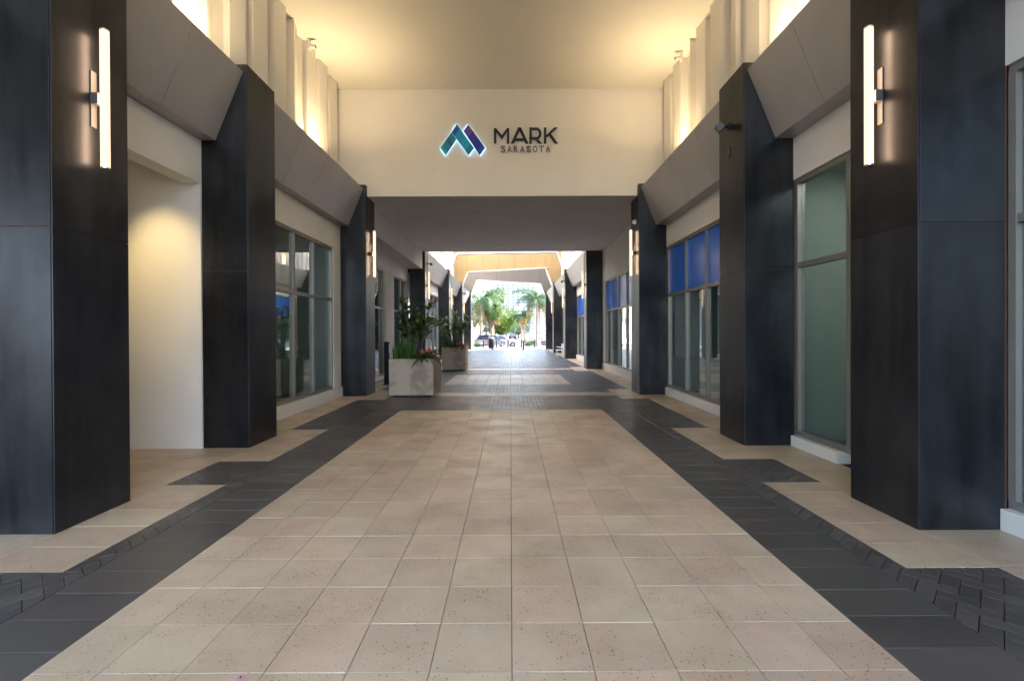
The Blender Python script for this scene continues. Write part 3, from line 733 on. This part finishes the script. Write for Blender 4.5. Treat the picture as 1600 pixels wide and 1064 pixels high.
t = thing('counter', 'long white counter inside the three-pane blue-topped window', 'counter', (5.9, 9.6, 0))
MB().box(-.3, .3, -1.1, 1.1, .86, .92).build('counter_top', 'white_plastic', t); MB().box(-.27, .27, -1.05, 1.05, .1, .86).build('cabinet', 'room_wall', t); MB().box(-.22, .25, -1.0, 1.0, .006, .1).build('kick_board', 'black_plastic', t)
t = thing('shelf_unit', 'tall dark shelf unit against the back wall behind blue upper panes', 'shelf', (7.2, 11.0, 0))
for y in (-.6, .6): MB().box(-.2, .2, y-.02, y+.02, .006, 2.3).build('side_panel', 'wood_dark', t)
for k in range(5): MB().box(-.2, .2, -.58, .58, .15+k*.52, .18+k*.52).build('shelf_board', 'wood_dark', t)
MB().box(.19, .2, -.58, .58, .18, 2.26).build('back_panel', 'wood_dark', t)

# white niche on the planter side
nn = thing('white_niche', 'open white niche between two black columns on the planter side', 'niche', (-4.4, 4.83, 0))
MB().box(-4, 0, 2.17, 2.32, 0, 4.7).build('side_wall', 'cream', nn)
MB().box(-4, -.02, -.15, 0, 0, 4.7).build('side_wall', 'cream', nn)
MB().box(-4.15, -4, -.15, 2.32, 0, 4.7).build('back_wall', 'cream', nn)
MB().box(-4, -.26, 0, 2.17, 4.2, 4.7).build('niche_ceiling', 'cream', nn)
MB().box(-.25, 0, .001, 2.168, 3.77, 4.384).build('lintel', 'cream', nn, bevel=.004)
def downlight(loc, label, target, power, rad=.05, cone=70):
    t = thing('downlight', label, 'lamp', loc)
    MB().lathe([(.02, 0), (.07, .0), (.075, .012), (.06, .014), (.06, .09)], 16).build('trim_ring', 'white_plastic', t, smooth=True)
    MB().tube([(0, 0, -.002), (0, 0, .002)], .05, 16).build('lens', 'down_glow', t)
    l = bpy.data.lights.new('lamp_light', 'SPOT'); l.energy = power; l.color = (1, .72, .32); l.spot_size = R(cone); l.spot_blend = 1.0; l.shadow_soft_size = rad
    o = bpy.data.objects.new('lamp_light', l); COL.objects.link(o); o.parent = t; o.location = (0, 0, -.03)
    dv = Vector(target)-Vector(loc); o.rotation_euler = dv.to_track_quat('-Z', 'Y').to_euler()
downlight((-5.0, 5.7, 4.18), 'recessed downlight in the niche ceiling washing the white wall', (-4.9, 7.0, 2.5), 14, cone=52)

# ------------------------------------------------------------------ uplights on the ledges
def uplight(s, y, power, grp):
    x = XI[s]+s*.30
    t = thing('uplight', 'small uplight hidden on the ledge below the fluted wall', 'lamp', (x, y, ZT-.02), grp)
    MB().box(-.05, .05, -.12, .12, 0, .05).build('housing', 'black_plastic', t)
    MB().box(-.04, .04, -.11, .11, .05, .053).build('lens', 'down_glow', t)
    l = bpy.data.lights.new('lamp_light', 'AREA'); l.shape = 'RECTANGLE'; l.size = .08; l.size_y = .3; l.energy = power; l.color = (1, .74, .40); l.spread = R(130)
    o = bpy.data.objects.new('lamp_light', l); COL.objects.link(o); o.parent = t; o.location = (0, 0, .06); o.rotation_euler = (R(180), 0, 0)
for s in (-1, 1):
    for y in (3.4, 6.9, 10.9): uplight(s, y, 3.0, 'uplights on the fascia ledges')
    for y in (25, 28, 33, 36.6): uplight(s, y, 1.6, 'uplights on the fascia ledges')

# ------------------------------------------------------------------ cameras and small fixtures
def seccam(s, y, z, label):
    n = -s
    t = thing('security_camera', label, 'camera', (XI[s], y, z))
    MB().tube([(0, 0, 0), (n*.03, 0, 0)], .06, 16).build('wall_mount', 'black_plastic', t, smooth=True)
    MB().tube([(n*.03, 0, 0), (n*.10, -.02, -.01), (n*.15, -.06, -.02)], .022, 10).build('arm', 'black_plastic', t, smooth=True)
    b = MB(); b.beam((n*.14, .02, -.02), (n*.2, -.16, -.06), .11, .11, (.7, 0, .7)); b.build('housing', 'black_plastic', t, bevel=.008)
    b = MB(); b.tube([(n*.199, -.157, -.06), (n*.203, -.17, -.063)], .03, 12); b.build('lens', 'cast_black', t)
seccam(1, 7.5, 4.75, 'black security camera on the column above the oval plate')
seccam(-1, 22.2, 4.75, 'black security camera on the planter-side column where the soffit ends')
seccam(1, 30.2, 4.75, 'black security camera on the column by the white bench')
seccam(-1, 38.5, 4.7, 'black security camera on the planter-side column at the gold wall')
t = thing('oval_plate', 'small oval steel plate on the column below the security camera', 'plate', (3.34, 7.5, 4.36))
MB().tube([(0, 0, 0), (-.012, 0, 0)], .06, 18).build('plate', 'black_steel', t); t.scale = (1, 1, 1.6)
t = thing('wall_sensor', 'white round sensor above the tube sconce between blue-topped windows', 'sensor', (3.34, 13.1, 4.55))
MB().tube([(0, 0, 0), (-.04, 0, 0), (-.09, 0, -.01)], [.06, .06, .035], 16).build('housing', 'white_plastic', t, smooth=True); MB().tube([(-.09, 0, -.01), (-.1, 0, -.01)], .025, 12).build('lens', 'black_plastic', t)
for s, y, l in ((-1, 10.7, 'small white spot fixture at the top of the planter-side fluted wall'), (1, 11.2, 'small white spot fixture at the top of the blue-window-side fluted wall')):
    t = thing('spot_fixture', l, 'lamp', (XF[s]-s*.02, y, 7.8))
    MB().box(-.02, .02, -.05, .05, -.02, .2).build('bracket', 'white_plastic', t); MB().tube([(-s*.02, 0, .06), (-s*.14, 0, .04)], .045, 12).build('head', 'white_plastic', t, smooth=True); MB().tube([(-s*.14, 0, .04), (-s*.145, 0, .04)], .036, 12).build('lens', 'black_plastic', t)

# ------------------------------------------------------------------ folded frames, gold wall, exit wall
def portal_wall(name, label, y, knots, ztop, mat, step, zj, xs, trim=True):
    t = thing(name, label, 'wall', (0, y, 0))
    def zb(x):
        if x <= knots[0][0]: return knots[0][1]
        for (a, za), (b, zb_) in zip(knots[:-1], knots[1:]):
            if x <= b: return za+(zb_-za)*(x-a)/(b-a)
        return knots[-1][1]
    cuts = sorted(set([round(xs[0], 3), round(xs[1], 3)]+[round(k[0], 3) for k in knots if xs[0] < k[0] < xs[1]]+[round(x, 3) for x in [-3.36+step*i for i in range(-3, 9)] if xs[0] < x < xs[1]]))
    g_ = .006
    for a, b in zip(cuts[:-1], cuts[1:]):
        if b-a < .03: continue
        za, zc = zb(a+.001), zb(b-.001)
        for lo, hi in ((None, zj), (zj, ztop)):
            p = [(a+g_, max(za, lo) if lo else za), (b-g_, max(zc, lo) if lo else zc), (b-g_, hi-g_), (a+g_, hi-g_)]
            if p[0][1] >= hi-g_-.01 and p[1][1] >= hi-g_-.01: continue
            p[0] = (p[0][0], min(p[0][1], hi-g_-.005)); p[1] = (p[1][0], min(p[1][1], hi-g_-.005))
            MB().prism(p, 0, .03, 'y').build('cladding_panel', mat, t)
    # solid behind
    for a, b in zip(cuts[:-1], cuts[1:]):
        MB().prism([(a, zb(a+.0005)+.004), (b, zb(b-.0005)+.004), (b, ztop), (a, ztop)], .032, .5, 'y').build('backing', 'gap_black', t)
    if trim:
        for p, q in zip(knots[:-1], knots[1:]):
            MB().beam((p[0], .22, p[1]-.03), (q[0], .22, q[1]-.03), .56, .07, (0, 0, 1) if abs(q[0]-p[0]) > 1 else (1, 0, 0)).build('edge_trim', 'trim_white', t)
    return t
portal_wall('gold_wall', 'gold panelled wall over the passage with white-edged folded opening', 38.3, [(-3.74, 5.3), (-3.32, 6.35), (2.75, 6.66), (3.26, 5.3)], 13, 'gold_panel', 1.23, 6.5, (-4.75, 4.35))
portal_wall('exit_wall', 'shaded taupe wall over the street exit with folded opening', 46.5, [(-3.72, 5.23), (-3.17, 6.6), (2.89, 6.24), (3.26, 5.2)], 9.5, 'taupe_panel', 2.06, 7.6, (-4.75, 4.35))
t = thing('folded_frame', 'slim white folded frame crossing the passage before the gold wall', 'frame', (0, 30.3, 0))
kn = [(-3.72, 5.42), (-3.30, 6.46), (2.86, 6.56), (3.30, 5.42)]
for p, q in zip(kn[:-1], kn[1:]): MB().beam((p[0], 0, p[1]), (q[0], 0, q[1]), .34, .10, (0, 0, 1) if abs(q[0]-p[0]) > 1 else (1, 0, 0)).build('frame_bar', 'trim_white', t)

# ------------------------------------------------------------------ planters and plants
def planter(x0, x1, y0, y1, h, label):
    t = thing('planter', label, 'planter', ((x0+x1)/2, (y0+y1)/2, 0), 'concrete planters')
    a, b = (x1-x0)/2, (y1-y0)/2
    mb = MB(); bmv = [(-a, -b), (a, -b), (a, b), (-a, b)]; wl = .06
    mb.box(-a, a, -b, -b+wl, .04, h); mb.box(-a, a, b-wl, b, .04, h); mb.box(-a, -a+wl, -b+wl, b-wl, .04, h); mb.box(a-wl, a, -b+wl, b-wl, .04, h); mb.box(-a+wl, a-wl, -b+wl, b-wl, .04, .1)
    mb.build('box', 'planter_concrete', t, bevel=.008)
    MB().box(-a+.08, a-.08, -b+.08, b-.08, 0, .045).build('foot', 'gap_black', t)
    MB().box(-a+wl+.001, a-wl-.001, -b+wl+.001, b-wl-.001, .1, h-.06).build('soil', 'soil', t)
    return t
planter(-3.1, -1.97, 12.5, 13.9, .97, 'stained pale concrete planter with leafy shrub, at the sconce column')
planter(-2.95, -1.93, 21.0, 22.4, 1.0, 'smooth tan concrete planter farther along the passage')
def shrub(loc, h, stems, label, seed, spread=.55, mat='leaf_dark'):
    rr = random.Random(seed); t = thing('leafy_shrub', label, 'plant', loc)
    fo = MB(); fo.flat = True; st = MB()
    def rosette(p, dirv, n, L):
        for i in range(n):
            a = 2.4*i+rr.random(); el = rr.uniform(-.25, .95)
            d_ = Vector((math.cos(a)*math.cos(el), math.sin(a)*math.cos(el), math.sin(el)))+Vector(dirv)*.35
            fo.leaf(p, d_, (0, 0, 1), L*rr.uniform(.7, 1.25), .075*rr.uniform(.8, 1.3), rr.uniform(.15, .5))
    for k in range(stems):
        a = 2.4*k+rr.random(); b0 = Vector((math.cos(a)*.12, math.sin(a)*.2, 0)); hh = h*rr.uniform(.62, 1.0)
        tip = Vector((math.cos(a)*spread*rr.uniform(.2, 1), math.sin(a)*spread*rr.uniform(.2, 1), hh)); mid = (b0+tip)/2+Vector((rr.uniform(-.08, .08), rr.uniform(-.08, .08), 0))
        pts = [b0, (b0+mid)/2, mid, (mid+tip)/2+Vector((0, 0, .05)), tip]
        st.tube(pts, [.025, .022, .02, .016, .01], 6)
        for j in range(3):
            u = .55+.4*j/2; i = min(3, int(u*4)); f = u*4-i; p = Vector(pts[i])*(1-f)+Vector(pts[min(4, i+1)])*f
            rosette(p, (0, 0, .6), 8, .25)
        rosette(tip, (0, 0, 1), 15, .27)
        for j in range(3):
            aa = rr.uniform(0, 6.28); u = rr.uniform(.5, .9); i = min(3, int(u*4)); p = Vector(pts[i]); q = p+Vector((math.cos(aa)*.3, math.sin(aa)*.3, rr.uniform(.05, .25)))
            st.tube([p, q], [.01, .006], 5); rosette(q, (math.cos(aa)*.4, math.sin(aa)*.4, .5), 11, .2)
    st.build('stem', 'bark', t, smooth=True); fo.build('foliage', mat, t)
shrub((-2.55, 13.15, .9), 1.5, 10, 'tall leafy shrub growing in the stained planter', 4, .8)
shrub((-2.5, 21.7, .93), 1.5, 9, 'tall leafy shrub growing in the smooth far planter', 14, .78)
def blades(loc, n, h, label, seed, rx, ry):
    rr = random.Random(seed); t = thing('sword_plant', label, 'plant', loc); fo = MB(); fo.flat = True
    for i in range(n):
        p = (rr.uniform(-rx, rx), rr.uniform(-ry, ry), 0); a = rr.uniform(0, 6.28); d_ = (math.cos(a)*.22, math.sin(a)*.22, 1)
        fo.leaf(p, d_, (math.cos(a), math.sin(a), .2), h*rr.uniform(.55, 1.1), .05, rr.uniform(-.15, .2))
    fo.build('blades', 'leaf_blade', t)
blades((-2.72, 12.85, .9), 90, .55, 'upright sword-leaved plant at the front of the stained planter', 2, .28, .2)
blades((-2.65, 21.4, .93), 70, .5, 'upright sword-leaved plant in the smooth far planter', 12, .3, .2)
def brom(loc, label, seed, flower, mat='leaf_brom', L=.26, n=26):
    rr = random.Random(seed); t = thing('bromeliad', label, 'plant', loc); fo = MB(); fo.flat = True
    for i in range(n):
        a = 2.4*i+rr.random()*.5; el = rr.uniform(.1, 1.0)
        fo.leaf((0, 0, .02), (math.cos(a)*math.cos(el), math.sin(a)*math.cos(el), math.sin(el)), (0, 0, 1), L*rr.uniform(.8, 1.25), .085, rr.uniform(.35, .9), 4)
    fo.build('leaves', mat, t)
    if flower:
        fl = MB(); fl.flat = True
        for ring in range(4):
            for i in range(8):
                a = i*.785+ring*.4; el = .3+ring*.33
                fl.leaf((0, 0, .1+ring*.012), (math.cos(a)*math.cos(el), math.sin(a)*math.cos(el), math.sin(el)), (0, 0, 1), .1, .05, -.25)
        fl.build('flower', 'flower_orange', t)
brom((-2.28, 12.68, .98), 'bromeliad with open orange flower at the stained planter corner', 1, True, L=.3, n=34)
brom((-2.12, 12.86, 1.02), 'bromeliad with orange flower behind the corner one in the stained planter', 2, True, L=.3, n=34)
brom((-2.02, 12.62, .93), 'variegated grey green bromeliad spilling over the stained planter edge', 3, False, L=.3)
brom((-2.3, 12.56, .92), 'drooping dark green bromeliad hanging over the front of the stained planter', 5, False, mat='leaf_dark', L=.3)
brom((-2.1, 21.2, .98), 'bronze bromeliad at the smooth planter corner', 6, True, mat='leaf_bronze', L=.34, n=34)
brom((-2.4, 21.15, .98), 'bronze bromeliad between shrub and corner one in the smooth planter', 7, False, mat='leaf_bronze', L=.3, n=30)
t = thing('access_pedestal', 'slim black access pedestal with white card reader by the shop entrance', 'pedestal', (-3.9, 15.5, 0))
MB().box(-.11, .11, -.11, .11, 0, .02).build('base_plate', 'black_plastic', t); MB().box(-.075, .075, -.075, .075, .02, 1.35).build('post', 'black_plastic', t, bevel=.008); MB().box(.076, .1, -.06, .06, 1.0, 1.28).build('card_reader', 'white_plastic', t, bevel=.004)
t = thing('fallen_blossom', 'tiny pink blossom lying on the pale tiles', 'flower', (-1.29, 2.33, .002))
for i in range(5):
    a = i*1.2566; mb = MB(); mb.flat = True; mb.leaf((0, 0, .004), (math.cos(a), math.sin(a), .5), (0, 0, 1), .022, .02, .3); mb.build('petal', 'petal_pink', t)
MB().lathe([(.001, .002), (.006, .006), (.001, .012)], 8).build('centre', 'wood_dark', t)
def bench(loc, label):
    t = thing('bench', label, 'bench', loc)
    for i in range(4): MB().box(-.32+i*.1, -.24+i*.1, -.6, .6, .43, .455).build('seat_slat', 'trim_white', t)
    for i in range(3): MB().box(.12, .14, -.6, .6, .56+i*.11, .63+i*.11).build('back_slat', 'trim_white', t)
    for y in (-.52, .52):
        for x in (-.28, .1): MB().box(x-.02, x+.02, y-.02, y+.02, 0, .43 if x < 0 else .85).build('leg', 'trim_white', t)
        MB().box(-.28, .1, y-.02, y+.02, .62, .65).build('armrest', 'trim_white', t)
bench((3.35, 32.6, 0), 'white slatted bench standing against the shop window beyond a tall column')

# ------------------------------------------------------------------ street: bollards, bin, sign
def bollard(loc, label, first=[None]):
    if first[0] is None:
        t = thing('bollard', label, 'bollard', loc, 'black bollards at the street exit')
        MB().lathe([(.13, 0), (.13, .06), (.10, .1), (.085, .14)], 12).build('base', 'cast_black', t, smooth=True)
        MB().lathe([(.075, .14), (.065, .68), (.085, .7), (.085, .73)], 12).build('post', 'cast_black', t, smooth=True)
        MB().lathe([(.05, .73), (.085, .78), (.07, .85), (.001, .89)], 12).build('cap', 'cast_black', t, smooth=True)
        first[0] = t
    else:
        t = copy_tree(first[0]); t.location = loc; t['label'] = label
for (x, y), l in (((-2.78, 50.8), 'black bollard in front of the grey car'), ((-1.68, 46.4), 'black bollard at the exit in front of the litter bin'), ((-1.45, 51), 'black bollard between litter bin and white car wheel'),
                  ((-.25, 50.5), 'black bollard at the nose of the white car'), ((1.12, 50.7), 'black bollard standing just behind another one at the exit'), ((1.22, 46.4), 'black bollard standing just in front of another one at the exit'), ((2.43, 50.1), 'black bollard near the palm trunks')):
    bollard((x, y, -.003), l)
t = thing('litter_bin', 'dark slatted litter bin between the bollards', 'bin', (-1.95, 49.6, -.003))
MB().lathe([(.26, .02), (.28, .06), (.28, .9), (.24, .93)], 16).build('liner', 'black_plastic', t)
for i in range(18):
    a = i*math.pi/9; MB().beam((math.cos(a)*.31, math.sin(a)*.31, .05), (math.cos(a)*.31, math.sin(a)*.31, .95), .06, .02, (math.cos(a), math.sin(a), 0)).build('slat', 'cast_black', t)
MB().lathe([(.33, .95), (.34, 1.0), (.2, 1.12), (.1, 1.15)], 16).build('lid', 'cast_black', t, smooth=True)
t = thing('stop_sign', 'back of an eight-sided traffic sign on a post by the grey car', 'sign', (-3.0, 60.5, -.16))
MB().tube([(0, 0, 0), (0, 0, 3.0)], .035, 8).build('post', 'sign_back', t)
MB().prism([(.34*math.cos(R(22.5+45*i)), 2.1+.34*math.sin(R(22.5+45*i))) for i in range(8)], -.05, -.04, 'y').build('sign_plate', 'sign_back', t)
MB().box(-.22, .22, -.05, -.04, 1.45, 1.6).build('small_plate', 'sign_back', t); MB().box(-.3, .3, -.05, -.04, 2.65, 2.8).build('street_name_plate', 'far_glass', t)

# ------------------------------------------------------------------ cars
def car(loc, rz, paint, label, L=4.4, H=1.45, W=1.8, pickup=False):
    t = thing('parked_car' if not pickup else 'car', label, 'car', loc, rz=rz)
    hw = W/2; zb = .28
    # lower body: side profile (x along length)
    low = [(-L/2, zb+.15), (-L/2+.08, zb), (L/2-.1, zb), (L/2, zb+.12), (L/2-.03, .68), (L/2-.55, .84), (L/2-1.35, .93), (-L/2+.5, .97), (-L/2+.02, .92)]
    bm = bmesh.new()
    def sec(y, sc, dz=0): return [bm.verts.new((x*sc, y, z+dz)) for x, z in low]
    S_ = [sec(-hw, .97), sec(-hw+.08, 1), sec(hw-.08, 1), sec(hw, .97)]
    n = len(low)
    for a, b in zip(S_[:-1], S_[1:]):
        for i in range(n): bm.faces.new((a[i], a[(i+1) % n], b[(i+1) % n], b[i]))
    bm.faces.new(S_[0][::-1]); bm.faces.new(S_[-1]); bmesh.ops.recalc_face_normals(bm, faces=bm.faces)
    me = bpy.data.meshes.new('body'); bm.to_mesh(me); bm.free(); me.materials.append(M[paint])
    o = bpy.data.objects.new('body', me); COL.objects.link(o); o.parent = t; md = o.modifiers.new('b', 'BEVEL'); md.width = .06; md.segments = 3
    # greenhouse
    c0, c1, r0, r1 = (-L/2+.25, L/2-1.35, -L/2+.75, L/2-2.05)
    mb = MB(); hi = hw-.05; ht = hw-.24
    v = [(c0,-hi,.93),(c1,-hi,.93),(c1,hi,.93),(c0,hi,.93),(r0,-ht,H-.04),(r1,-ht,H-.04),(r1,ht,H-.04),(r0,ht,H-.04)]
    mb.v = v; mb.f = [(3,2,1,0),(4,5,6,7),(0,1,5,4),(1,2,6,5),(2,3,7,6),(3,0,4,7)]; mb.build('window_glass', 'car_glass', t)
    MB().prism([(r0-.05, -ht-.02), (r1+.05, -ht-.02), (r1+.05, ht+.02), (r0-.05, ht+.02)], H-.045, H, 'z').build('roof', paint, t, bevel=.02)
    for sy in (-1, 1):
        for xa, xb in ((c0, r0), (c1, r1), ((c0+c1)/2, (r0+r1)/2)):
            MB().beam((xa, sy*hi, .93), (xb, sy*(ht+.01), H-.02), .09, .06, (0, sy, 0)).build('pillar', paint, t)
        for xw_ in (-L/2+.85, L/2-.85):
            wh = MB().tube([(xw_, sy*(hw-.2), .32), (xw_, sy*(hw+.012), .32)], .32, 18).build('wheel', 'tyre', t, smooth=True)
            MB().tube([(xw_, sy*(hw+.013), .32), (xw_, sy*(hw+.02), .32)], .2, 14).build('rim', 'chrome', wh)
        MB().box(L/2-.2, L/2-.035, min(sy*(hw-.45), sy*(hw-.12)), max(sy*(hw-.45), sy*(hw-.12)), .62, .74).build('headlight', 'chrome', t)
        MB().box(-L/2-.012, -L/2+.1, min(sy*(hw-.4), sy*(hw-.08)), max(sy*(hw-.4), sy*(hw-.08)), .72, .86).build('tail_light', 'lamp_red', t)
        MB().box(c1-.35, c1-.2, min(sy*hw, sy*(hw+.16)), max(sy*hw, sy*(hw+.16)), .93, 1.05).build('mirror', paint, t)
    MB().box(-L/2-.01, -L/2+.05, -.26, .26, .5, .62).build('number_plate', 'white_plastic', t)
    MB().box(-L/2-.02, -L/2+.15, -hw+.1, hw-.1, .32, .46).build('bumper', 'black_plastic', t)
    return t
car((-2.35, 57.3, -.165), R(62), 'paint_grey', 'grey parked car beside the traffic sign post', L=4.2, H=1.5)
car((-1.1, 59.8, -.165), R(4), 'paint_white', 'white parked car seen side on behind the litter bin', L=4.3, H=1.42)
car((.45, 112, -.165), R(90), 'paint_dark', 'dark car driving away along the palm avenue', H=1.6, L=4.6)
car((4.9, 74, -.165), R(96), 'paint_white', 'white car parked on the avenue under the palms', H=1.42)

# ------------------------------------------------------------------ trees
def palm(loc, h, rc, label, seed, nf=30, lean=(0, 0), skirt=True):
    rr = random.Random(seed); t = thing('palm_tree', label, 'tree', loc, 'palms along the sunny street')
    pts = [(lean[0]*u*u, lean[1]*u*u, h*u) for u in [i/8 for i in range(9)]]
    MB().tube(pts, [.26, .2, .18, .175, .17, .165, .16, .17, .15], 10).build('trunk', 'palm_bark', t, smooth=True)
    top = Vector(pts[-1]); fo = MB(); fo.flat = True; dry = MB(); dry.flat = True
    for k in range(nf):
        a = 2.4*k+rr.random()*.3; el = rr.uniform(-.35, 1.25) ; L = rc*rr.uniform(.85, 1.15)
        m_ = dry if (skirt and el < -.15) else fo
        hd = Vector((math.cos(a), math.sin(a), 0)); prev = top.copy(); seg = 9; ang = el
        for i in range(seg):
            d_ = hd*math.cos(ang)+Vector((0, 0, 1))*math.sin(ang); nx = prev+d_*L/seg
            m_.quad(prev+Vector((0,0,.02)), prev-Vector((0,0,.02)), nx-Vector((0,0,.02)), nx+Vector((0,0,.02)))
            sd = d_.cross(Vector((0, 0, 1))).normalized(); up = sd.cross(d_).normalized(); w_ = L*.24*math.sin(math.pi*(.12+.82*i/seg))
            for q in (.25, .75):
                p = prev+(nx-prev)*q
                for sg in (-1, 1): m_.leaf(p, sd*sg+d_*.7-up*.25, up, w_*rr.uniform(.85, 1.15), .09, .25, 2)
            prev = nx; ang -= (1.5+.3*rr.random())/seg
    fo.build('crown', 'leaf_palm', t)
    if dry.f: dry.build('dry_fronds', 'leaf_dry', t)
palm((-3.5, 58, -.16), 5.5, 4.3, 'palm with blue green fronds beside the traffic sign', 1, 36)
palm((-3.3, 69, -.16), 5.3, 2.5, 'palm standing behind the one beside the traffic sign', 2, 30)
palm((3.2, 59, -.16), 5.6, 3.7, 'thick palm of the pair across from the traffic sign', 3, 34)
palm((3.85, 65.5, -.16), 6.5, 3.0, 'taller palm of the pair across from the traffic sign', 4, 34)
palm((1.9, 80, -.16), 4.4, 2.2, 'shorter palm farther up the avenue, next to its twin', 5, 30)
palm((2.45, 84, -.16), 4.6, 2.2, 'slender twin palm farther up the avenue', 6, 30)
palm((-2.9, 82, -.16), 5.0, 2.4, 'palm farther up the avenue on the traffic sign side', 7, 30)
def tree(loc, h, r, label, seed, mat, n=2600, trunk_h=None, leaf=.16):
    rr = random.Random(seed); t = thing('broadleaf_tree', label, 'tree', loc)
    th = trunk_h or h*.4; mb = MB()
    mb.tube([(0, 0, 0), (.05, 0, th*.5), (0, .05, th)], [r*.08, r*.06, r*.05], 8); fo = MB(); fo.flat = True; cl = []
    for k in range(14):
        a = 2.4*k; u = rr.random(); p = Vector((math.cos(a)*r*.75*math.sqrt(u), math.sin(a)*r*.75*math.sqrt(u), th+(h-th)*rr.uniform(.15, .88)))
        cl.append((p, r*rr.uniform(.28, .48))); mb.tube([(0, 0, th*.8), (p*.5+Vector((0, 0, th*.45))), p], [r*.04, r*.025, r*.01], 5)
    for i in range(n):
        c, rad = rr.choice(cl); v = Vector((rr.gauss(0, 1), rr.gauss(0, 1), rr.gauss(0, 1))).normalized()*rad*rr.uniform(.55, 1.05)
        d_ = (v.normalized()+Vector((rr.uniform(-1, 1), rr.uniform(-1, 1), rr.uniform(-1, .4)))*.8)
        fo.leaf(c+v, d_, (rr.uniform(-1, 1), rr.uniform(-1, 1), 1), leaf*rr.uniform(.7, 1.5), leaf*.6, .2, 2)
    mb.build('trunk', 'bark', t, smooth=True); fo.build('crown', mat, t)
tree((-2.7, 68, -.16), 7.4, 2.7, 'tall yellow green tree between the palms on the traffic sign side', 1, 'leaf_light', 5200, leaf=.24)
tree((-1.9, 92, -.16), 5.6, 3.3, 'lime green round tree behind the white car', 2, 'leaf_light', 4200, leaf=.28, trunk_h=1.2)
tree((-3.0, 90, -.16), 4.4, 2.4, 'mid green tree low behind the white car', 3, 'leaf_mid', 2400, leaf=.22, trunk_h=1.2)
tree((2.0, 130, -.16), 5.2, 3.4, 'olive tree far down the avenue beyond the driving car', 4, 'leaf_mid', 2400, leaf=.28, trunk_h=1.3)
tree((-1.4, 150, -.16), 7.5, 4.2, 'large pale tree far down the avenue on the sign side', 8, 'leaf_light', 2600, leaf=.34, trunk_h=2)
tree((-4.1, 56.0, -.006), 4.6, 1.1, 'thin sparse young tree on the sidewalk at the exit', 5, 'leaf_mid', 380, leaf=.12, trunk_h=2.6)
def bush(loc, r, label, seed, mat):
    rr = random.Random(seed); t = thing('bush', label, 'bush', loc); fo = MB(); fo.flat = True; st = MB()
    for k in range(5): a = k*1.26; st.tube([(0, 0, 0), (math.cos(a)*r*.5, math.sin(a)*r*.5, r*.8)], [.02, .008], 5)
    for i in range(900):
        v = Vector((rr.gauss(0, .5), rr.gauss(0, .5), abs(rr.gauss(0, .5))))*r*.8+Vector((0, 0, .05))
        fo.leaf(v, (rr.uniform(-1, 1), rr.uniform(-1, 1), rr.uniform(-.3, 1)), (0, 0, 1), .12*rr.uniform(.7, 1.3), .06, .2, 2)
    st.build('stem', 'bark', t); fo.build('foliage', mat, t)
bush((2.2, 62, -.16), .8, 'round green bush at the foot of the palm pair', 1, 'leaf_mid')
bush((-3.6, 53.6, -.003), .45, 'small green bush on the sidewalk by the exit column', 2, 'leaf_mid')
bush((3.0, 70, -.16), .9, 'light green bush behind the palm pair', 3, 'leaf_light')

# ------------------------------------------------------------------ buildings beyond the street
def tower(loc, w_, dp, h, storeys, cols, label, mat='facade_white'):
    t = thing('building', label, 'building', loc)
    MB().box(-w_/2, w_/2, 0, dp, 0, h).build('wall', mat, t); MB().box(-w_/2-.4, w_/2+.4, -.4, dp+.4, h, h+1).build('parapet', mat, t)
    sh = h/storeys; cwid = w_/cols; wm = MB(); bm_ = MB()
    for i in range(1, storeys):
        for j in range(cols):
            x = -w_/2+j*cwid; wm.box(x+cwid*.2, x+cwid*.8, -.06, .1, i*sh+.9, i*sh+sh-.5)
        bm_.box(-w_/2, w_/2, -1.2, -.001, i*sh-.12, i*sh+.12)
    tag(wm.build('windows', 'far_glass', t), kind='stuff'); tag(bm_.build('balcony_slabs', mat, t), kind='stuff')
tower((6, 560, -.17), 46, 24, 60, 18, 8, 'white high-rise with rows of small windows closing the avenue')
def lowrise(loc, w_, dp, h, cols, storeys, label, mat, face):
    """street wall along Y, face = direction of the street side"""
    t = thing('building', label, 'building', loc)
    MB().box(*sorted((0, -face*w_)), 0, dp, 0, h).build('wall', mat, t); MB().box(*sorted((face*.25, -face*(w_+.2))), -.2, dp+.2, h, h+.5).build('cornice', mat, t)
    for i in range(storeys):
        for j in range(cols):
            y = dp*(j+.2)/cols; fr = MB().box(*sorted((face*.05, -face*.1)), y, y+dp*.6/cols, h*i/storeys+.7, h*(i+1)/storeys-.6).build('window', 'trim_white', t)
            MB().box(*sorted((face*.052, face*.06)), y+.1, y+dp*.6/cols-.1, h*i/storeys+.8, h*(i+1)/storeys-.7).build('pane', 'far_glass', fr)
    for j in range(5):
        x = -face*(w_*(j+.2)/5)
        for i in range(storeys): MB().box(*sorted((x, x-face*w_*.1)), -.05, .1, h*i/storeys+.7, h*(i+1)/storeys-.6).build('window', 'far_glass', t)
lowrise((-9, 66, -.17), 24, 40, 9, 9, 2, 'low white shop building on the traffic sign side of the avenue', 'facade_white', 1)
lowrise((8.5, 66, -.17), 24, 40, 8, 9, 2, 'low cream shop building behind the palm pair', 'facade_tan', -1)
lowrise((-10, 125, -.17), 24, 50, 12, 9, 3, 'three-storey white building farther along the avenue, sign side', 'facade_white', 1)
lowrise((11, 125, -.17), 24, 50, 10, 9, 3, 'three-storey cream building farther along the avenue, palm pair side', 'facade_tan', -1)
